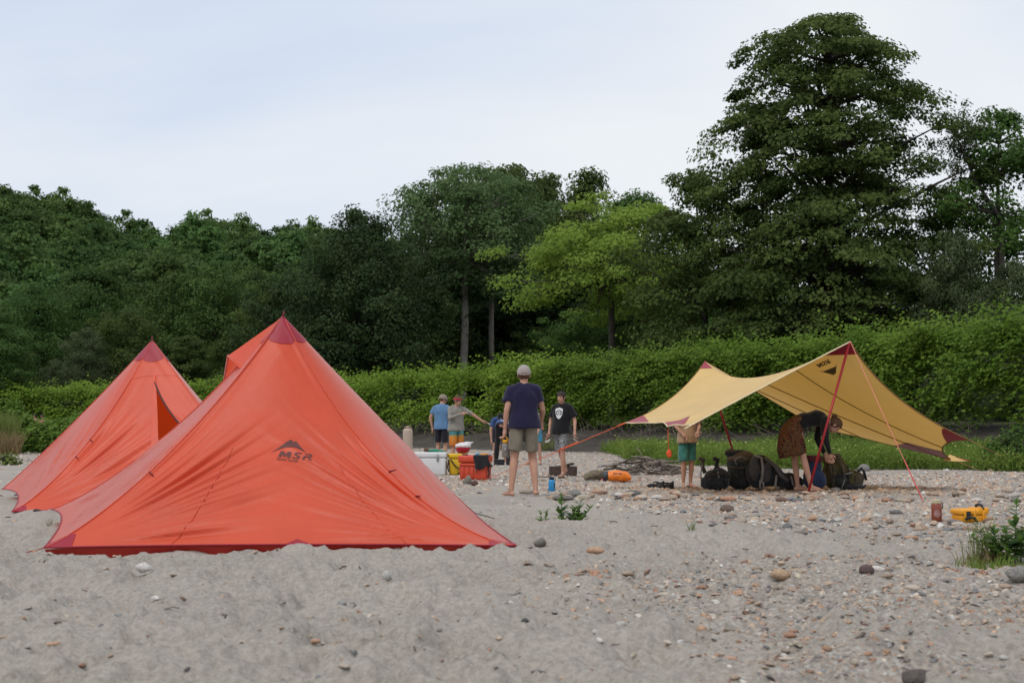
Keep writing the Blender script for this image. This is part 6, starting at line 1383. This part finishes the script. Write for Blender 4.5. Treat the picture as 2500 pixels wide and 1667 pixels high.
# C leaning pack with grey harness towards the camera
C_ = thing('backpack', 'leaning black backpack with grey harness straps towards the camera', 'backpack', pkpos(1885, 19.2)); C_.scale = (1.25, 1.2, 1.22); sack('pack_body', [((-.14, .05, .20), (.15, .13, .19)), ((-.02, .02, .16), (.16, .12, .13)), ((.12, .0, .11), (.14, .11, .09)), ((.24, .0, .09), (.10, .10, .07))], PK_BLK, C_)
sack('back_pad', [((-.20, -.03, .24), (.06, .07, .15)), ((-.08, -.07, .20), (.06, .05, .12))], cloth('pad_grey', (.06, .056, .055)), C_); sack('pack_lid', [((.25, -.03, .085), (.085, .08, .05))], cloth('pack_slate', (.045, .055, .065)), C_)
strap([(-.20, -.06, .38), (-.14, -.10, .36), (-.13, -.13, .24), (-.15, -.14, .08)], GREYST, C_, .014, 'shoulder_strap'); strap([(-.10, -.06, .36), (.0, -.11, .28), (.06, -.13, .17), (.14, -.12, .11)], cloth('strap_mid', (.10, .095, .095)), C_, .022, 'shoulder_strap'); strap([(-.16, -.13, .12), (-.17, -.15, .04), (-.13, -.16, .03), (-.13, -.14, .10)], GREYST, C_, .010); strap([(.02, -.10, .17), (.0, -.13, .06), (.03, -.13, .01)], GREYST, C_, .013); strap([(.17, -.10, .16), (.19, -.12, .08), (.22, -.11, .02)], GREYST, C_, .012)
# D navy bag the woman reaches into
D_ = thing('navy_bag', 'tall navy bag held open by the bending woman', 'bag', pkpos(1985, 19.0)); sack('bag_body', [((-.02, 0, .16), (.13, .12, .17)), ((0, .02, .32), (.12, .11, .15)), ((.05, -.02, .14), (.11, .10, .14))], PK_BLUE, D_, .012, .03, 8)
q = MB(); tloft(q, [(Vector((-.01, .02, .38)), .115, .10), (Vector((0, .02, .46)), .125, .11), (Vector((.0, .02, .47)), .10, .09)], Vector((1, 0, 0))); q.build('bag_mouth', cloth('bag_mouth', (.10, .02, .02)), D_); strap([(-.13, -.06, .40), (-.14, -.1, .22), (-.08, -.12, .06)], PK_NAVY, D_, .016)
# E camouflage pack
E_ = thing('backpack', 'camouflage backpack right of the bending woman', 'backpack', pkpos(2048, 19.4), R(-3)); E_.scale = (1.12, 1.12, 1.08); sack('pack_body', [((-.05, .02, .20), (.17, .14, .21)), ((-.08, .03, .36), (.13, .11, .10)), ((.10, 0, .14), (.15, .13, .12))], CAMO, E_); sack('side_pouch', [((.20, -.02, .12), (.09, .09, .11))], PK_OLV, E_); sack('pack_lid', [((-.09, .0, .425), (.12, .10, .04))], PK_OLV, E_); sack('hip_belt', [((.10, -.06, .04), (.20, .10, .045))], PK_BLK, E_)
for pts in ([(-.16, -.06, .42), (-.14, -.13, .30), (-.12, -.14, .12)], [(-.03, -.10, .42), (.0, -.14, .28), (.05, -.14, .10)]): strap(pts, PK_OLV, E_, .012)
strap([(.18, -.04, .20), (.25, -.05, .27), (.28, -.04, .22), (.30, -.06, .12)], PK_BLK, E_, .018, 'shoulder_strap'); strap([(.02, -.15, .19), (.12, -.16, .22)], GREYST, E_, .012); strap([(.03, -.15, .14), (.0, -.17, .06), (-.02, -.16, .01)], GREYST, E_, .007)
def dress(t, w_, h_, d_, seed):
    r = random.Random(seed)
    for k in range(3):
        x = w_ * (-.6 + .6 * k) + r.uniform(-.02, .02); strap([(x, -d_ * .75, h_ * .92), (x + .005, -d_ * 1.04, h_ * .62), (x, -d_ * 1.02, h_ * .3), (x - .01, -d_ * .85, h_ * .08)], r.choice((STRAP, GREYST, PK_OLV)), t, .008, 'webbing'); rbox('buckle', (x, -d_ * 1.06, h_ * r.uniform(.4, .6)), (.03, .016, .036), BLK, t, .005, 2)
    sack('front_pocket', [((0, -d_ * .82, h_ * .36), (w_ * .62, .045, h_ * .24))], r.choice((PK_BLK, PK_GREEN)), t, .010, .02, 14); strap([(-w_ * .55, -d_ * .95, h_ * .50), (0, -d_ * 1.12, h_ * .55), (w_ * .55, -d_ * .95, h_ * .50)], BLK, t, .007, 'zipper')
    strap([(-.03, .02, h_ * 1.02), (-.02, .0, h_ * 1.12), (.03, .0, h_ * 1.12), (.04, .02, h_ * 1.02)], STRAP, t, .010, 'haul_loop')
dress(A_, .15, .24, .135, 1); dress(B_, .15, .34, .145, 2); dress(E_, .15, .34, .14, 3)
# small dark things beside pack C
o = thing('boot', 'dark boot between the leaning backpack and the woman', 'boot', pkpos(1926, 19.45), R(60)); sack('upper', [((0, -.05, .07), (.045, .05, .075)), ((0, .04, .04), (.043, .10, .045))], BLK, o, .008, .004, 20, 2); q = MB(); q.loft([ering(Vector((0, .02, z)), Vector((1, 0, 0)), Vector((0, 1, 0)), .048, .14) for z in (0, .018)]); q.build('sole', RUST, o)
# copper bottle with emblem
p = on_ground(2287, 1272); cb_ = thing('copper_bottle', 'copper brown bottle with cream lid and pale round emblem', 'bottle', p, R(-8)); COPP = mat('copper', (.235, .048, .022), .28, .08, 5, spec=.6)
MB().lathe([(.001, 0), (.041, 0), (.0455, .006), (.0455, .145), (.042, .152), (.036, .156), (.001, .156)], 28).build('bottle_body', COPP, cb_); MB().lathe([(.001, .157), (.039, .157), (.040, .166), (.034, .169), (.034, .172), (.036, .173), (.036, .186), (.030, .189), (.001, .189)], 26).build('lid', mat('lid_cream', (.50, .46, .30), .5), cb_); MB().tube([(.036, 0, .165), (.052, 0, .160), (.054, -.005, .13), (.049, -.008, .11)], .005, 6).build('lid_strap', BLK, cb_)
def on_cyl(name, pts, r, zc, m, parent, faces=None): link(name, (lambda me: me)(MB().add([Vector((r * math.sin(x / r), -r * math.cos(x / r), zc + y)) for x, y in pts], faces or [tuple(range(len(pts)))]).mesh(name, False, m)), parent)
EMB = mat('emblem_pink', (.36, .22, .21), .6, .3, 60); pts = []; fcs = []; n = 28
for k, rr in enumerate((.033, .029)): pts += [(rr * math.cos(t), rr * math.sin(t)) for t in np.linspace(0, 2 * math.pi, n, endpoint=False)]
fcs = [(i, (i + 1) % n, n + (i + 1) % n, n + i) for i in range(n)]; on_cyl('emblem_ring', pts, .0462, .068, EMB, cb_, fcs)
pts = []; fcs = []
for k in range(7): rr = .026 * k / 6 + .0005; pts += [(rr * math.cos(t), rr * math.sin(t)) for t in np.linspace(0, 2 * math.pi, n, endpoint=False)]
fcs = [(k * n + i, k * n + (i + 1) % n, (k + 1) * n + (i + 1) % n, (k + 1) * n + i) for k in range(6) for i in range(n) if not (k in (2, 3) and i % 7 in (2, 3)) and not (k == 1 and i % 9 < 3) and not (k == 4 and i % 5 == 0)]; on_cyl('emblem_mark', pts, .0461, .068, EMB, cb_, fcs)
# yellow hard case
p = on_ground(2367, 1274); yc = thing('yellow_case', 'small yellow orange hard case with black handle on the gravel', 'case', p, R(12)); YO = mat('case_yellow', (.78, .33, .012), .45, .07, 6, spec=.45)
rbox('case_body', (0, 0, 0), (.26, .17, .065), YO, yc, .014, 3, .93); rbox('lid', (0, 0, .068), (.275, .185, .048), YO, yc, .016, 3)
for x in (-.09, 0, .085): rbox('rib', (x, -.088, .012), (.022, .012, .10), YO, yc, .005, 2)
rbox('lid_panel', (-.01, .0, .1145), (.18, .11, .006), YO, yc, .003, 2); rbox('latch', (-.06, -.095, .03), (.04, .014, .07), BLK, yc, .005, 2)
for x in (.06, .118): rbox('end_block', (x, -.0, .085), (.036, .19, .045), YO, yc, .01, 3)
MB().tube([(.085, -.085, .11), (.088, -.06, .145), (.09, .0, .155), (.092, .04, .145), (.092, .06, .115)], [.010, .012, .012, .012, .010], 8).build('handle', BLK, yc)
tag(MB().tube([(-.11, -.12, .03), (-.08, -.135, .05), (-.03, -.135, .045), (.0, -.125, .012)], .012, 7).build('lens_cap_strap', BLK, yc)); 
# ---------------- small plants on the sand, every leaf its own part
LF_PLANT = mat('plant_leaf', (.12, .22, .045), .5, .25, 12, trans=.35, tcol=(.16, .28, .05)); STEM = mat('plant_stem', (.07, .10, .03), .7)
LF_PLANT2 = mat('plant_leaf_dark', (.06, .13, .035), .5, .25, 12, trans=.35, tcol=(.08, .17, .04)); BROWNL = mat('dead_leaf', (.11, .05, .022), .8, .3, 12)
def leaf_mesh(name, m, w_=.42):
    P = []; F = []
    for i, (t, k) in enumerate(((0, .06), (.2, .75), (.45, 1), (.75, .62), (1, .03))):
        z = -.18 * t * t; P += [(-w_ / 2 * k, t, z + .10 * k * w_), (0, t, z), (w_ / 2 * k, t, z + .10 * k * w_)]
        if i: b = 3 * i; F += [(b - 3, b - 2, b + 1, b), (b - 2, b - 1, b + 2, b + 1)]
    me = bpy.data.meshes.new(name); me.from_pydata(P, [], F); me.polygons.foreach_set('use_smooth', np.ones(len(F), bool)); me.materials.append(m); return me
LM1, LM2, LM3 = leaf_mesh('leaf', LF_PLANT), leaf_mesh('leaf', LF_PLANT2), leaf_mesh('leaf', BROWNL, .5)
def plant(label, p, stems, seed, leaf=.075):
    t = thing('plant', label, 'plant', p); r = random.Random(seed)
    for sx, sy, h, tx, ty in stems:
        top = Vector((sx + tx, sy + ty, h)); P = [Vector((sx, sy, -.01)), Vector((sx + tx * .4, sy + ty * .4, h * .5)), top]; MB().tube(P, [.0035, .003, .002], 5).build('stem', STEM, t)
        n = max(5, int(h / .016)); a = r.uniform(0, 6)
        for k in range(n):
            f = .12 + .88 * k / (n - 1); q = P[0].lerp(P[1], f * 2) if f < .5 else P[1].lerp(P[2], f * 2 - 1); a += 2.4 if k % 2 else math.pi; ls = leaf * (1.15 - .75 * f) * r.uniform(.8, 1.2)
            for da in (0, math.pi):
                o = bpy.data.objects.new('leaf', r.choice((LM1, LM1, LM2))); COL.objects.link(o); o.parent = t; o.location = q; o.scale = (ls, ls, ls); o.rotation_euler = (r.uniform(-.2, .55) + .6 * f, r.uniform(-.3, .3), a + da + r.uniform(-.3, .3))
    return t
p = on_ground(1388, 1288); pl1 = plant('small leafy green plant with several stems on the sand', p, [(-.045, 0, .235, .0, 0), (-.02, .02, .13, -.05, 0), (.01, .0, .15, .03, -.01), (.045, .01, .20, .035, 0), (.05, -.01, .15, .09, 0), (.02, -.02, .11, .02, -.04), (.06, .0, .12, .05, -.03), (0, .02, .16, .05, .02)], 3, .10); pl1.scale = (1.3, 1.3, 1.18)
for i in range(5): o = bpy.data.objects.new('dead_leaf', LM3); COL.objects.link(o); o.parent = pl1; o.location = (-.06 + i * .015, -.02, .015); o.scale = (.06,) * 3; o.rotation_euler = (.2, .4 * i, i * 1.3)
p = on_ground(1330, 1280); plant('tiny two-stemmed sprig left of the small leafy plant', p, [(0, 0, .13, .02, 0), (-.012, 0, .11, -.03, 0)], 6, .075)
p = on_ground(2472, 1378); plant('leafy green plant at the right edge of the picture', p, [(-.13 + .02 * i, .07 * math.sin(i * 2.1), .13 + .07 * abs(math.sin(i * 1.7)), -.09 + .011 * i, .03 * math.cos(i)) for i in range(17)] + [(.03, .05, .33, .02, 0)], 9, .11)
rgq = np.random.default_rng(31)
def tuft(label, p, n, h, r, m, lean=.5, wd=.006):
    X = p.x + rgq.normal(size=n) * r; Y = p.y + rgq.normal(size=n) * r * .7; V, F, fr = blades(X, Y, h, wd, lean, rgq); V -= np.array(p); t = thing('grass_tuft', label, 'grass', p); tag(link('blades', mesh_np('blades', V, F, False, frnd=fr, mat=m), t), kind='stuff'); return t
t_ = tuft('upright grass tuft beside the leafy plant at the right edge', on_ground(2398, 1386), 55, .27, .05, LF_TALL, .35, .005); 
V, F, fr = blades(t_.location.x + rgq.normal(size=120) * .06, t_.location.y - .03 + rgq.normal(size=120) * .05, .09, .006, 1.2, rgq); V -= np.array(t_.location); tag(link('dry_blades', mesh_np('dry_blades', V, F, False, frnd=fr, mat=LF_DRY), t_), kind='stuff')
tuft('low green grass at the foot of the right edge plant', on_ground(2425, 1396), 150, .07, .09, LF_GRASS, .9, .007)
for px, py, lb in ((118, 1290, 'thin grass sprig on the sand by the near tent\'s left corner'), (2395, 1150, 'small green sprig on the gravel under the tarp guy line'), (1690, 1300, 'wispy dry sprig on the sand below the backpacks')): tuft(lb, on_ground(px, py), 14 if px < 2000 else 40, .09, .015, LF_TALL, .8, .005)
# dark twigs and bark bits on the sand
mbx = MB(); rs = random.Random(12)
for i in range(150):
    d = math.sqrt(rs.uniform(16, 190)); x = d * rs.uniform(-.38, .30); ln = rs.uniform(.008, .034); a = rs.uniform(0, 6.3); z = gz1(x, d) + .004; r_ = rs.uniform(.0015, .005)
    if -3.9 < x < 0 and 9.4 < d < 12.5: continue
    mbx.tube([(x - math.cos(a) * ln, d - math.sin(a) * ln, z), (x, d, z + .006), (x + math.cos(a) * ln, d + math.sin(a) * ln, z + rs.uniform(0, .012))], r_, 4)
tag(mbx.build('twigs', mat('twig_brown', (.13, .10, .078), .9, .4, 9), ground), kind='stuff')

# ---------------- pieces of parts hang on their part
def hang(prefix, host):
    for o in list(bpy.data.objects):
        if o.parent is None or not o.name.startswith(prefix) or o.parent.parent is not None: continue
        h = [c for c in o.parent.children if c.name.split('.')[0] == host and c is not o]
        if not h: continue
        h = h[0]; m = h.matrix_basis.inverted() @ o.matrix_basis; o.parent = h; o.matrix_basis = m
for a, b in (('logo_mountain', 'front_panel'), ('logo_lettering', 'front_panel'), ('hem_patch', 'front_panel'), ('logo_print', 'canopy'), ('flap_patch', 'hem_flap'), ('cap_brim', 'cap'), ('cap_logo', 'cap'), ('cap_emblem', 'cap'), ('emblem', 'shirt'), ('emblem_ring', 'bottle_body'), ('carry_loop', 'lid'), ('lid_strap', 'lid'), ('label_patch', 'bottle_body'), ('lid_panel', 'lid'), ('lettering', 'bag_body'), ('rib', 'cooler_body'), ('hood_edge', 'vent_hood'), ('apex_loop', 'apex_cap'), ('tongue', 'upper')): hang(a, b)
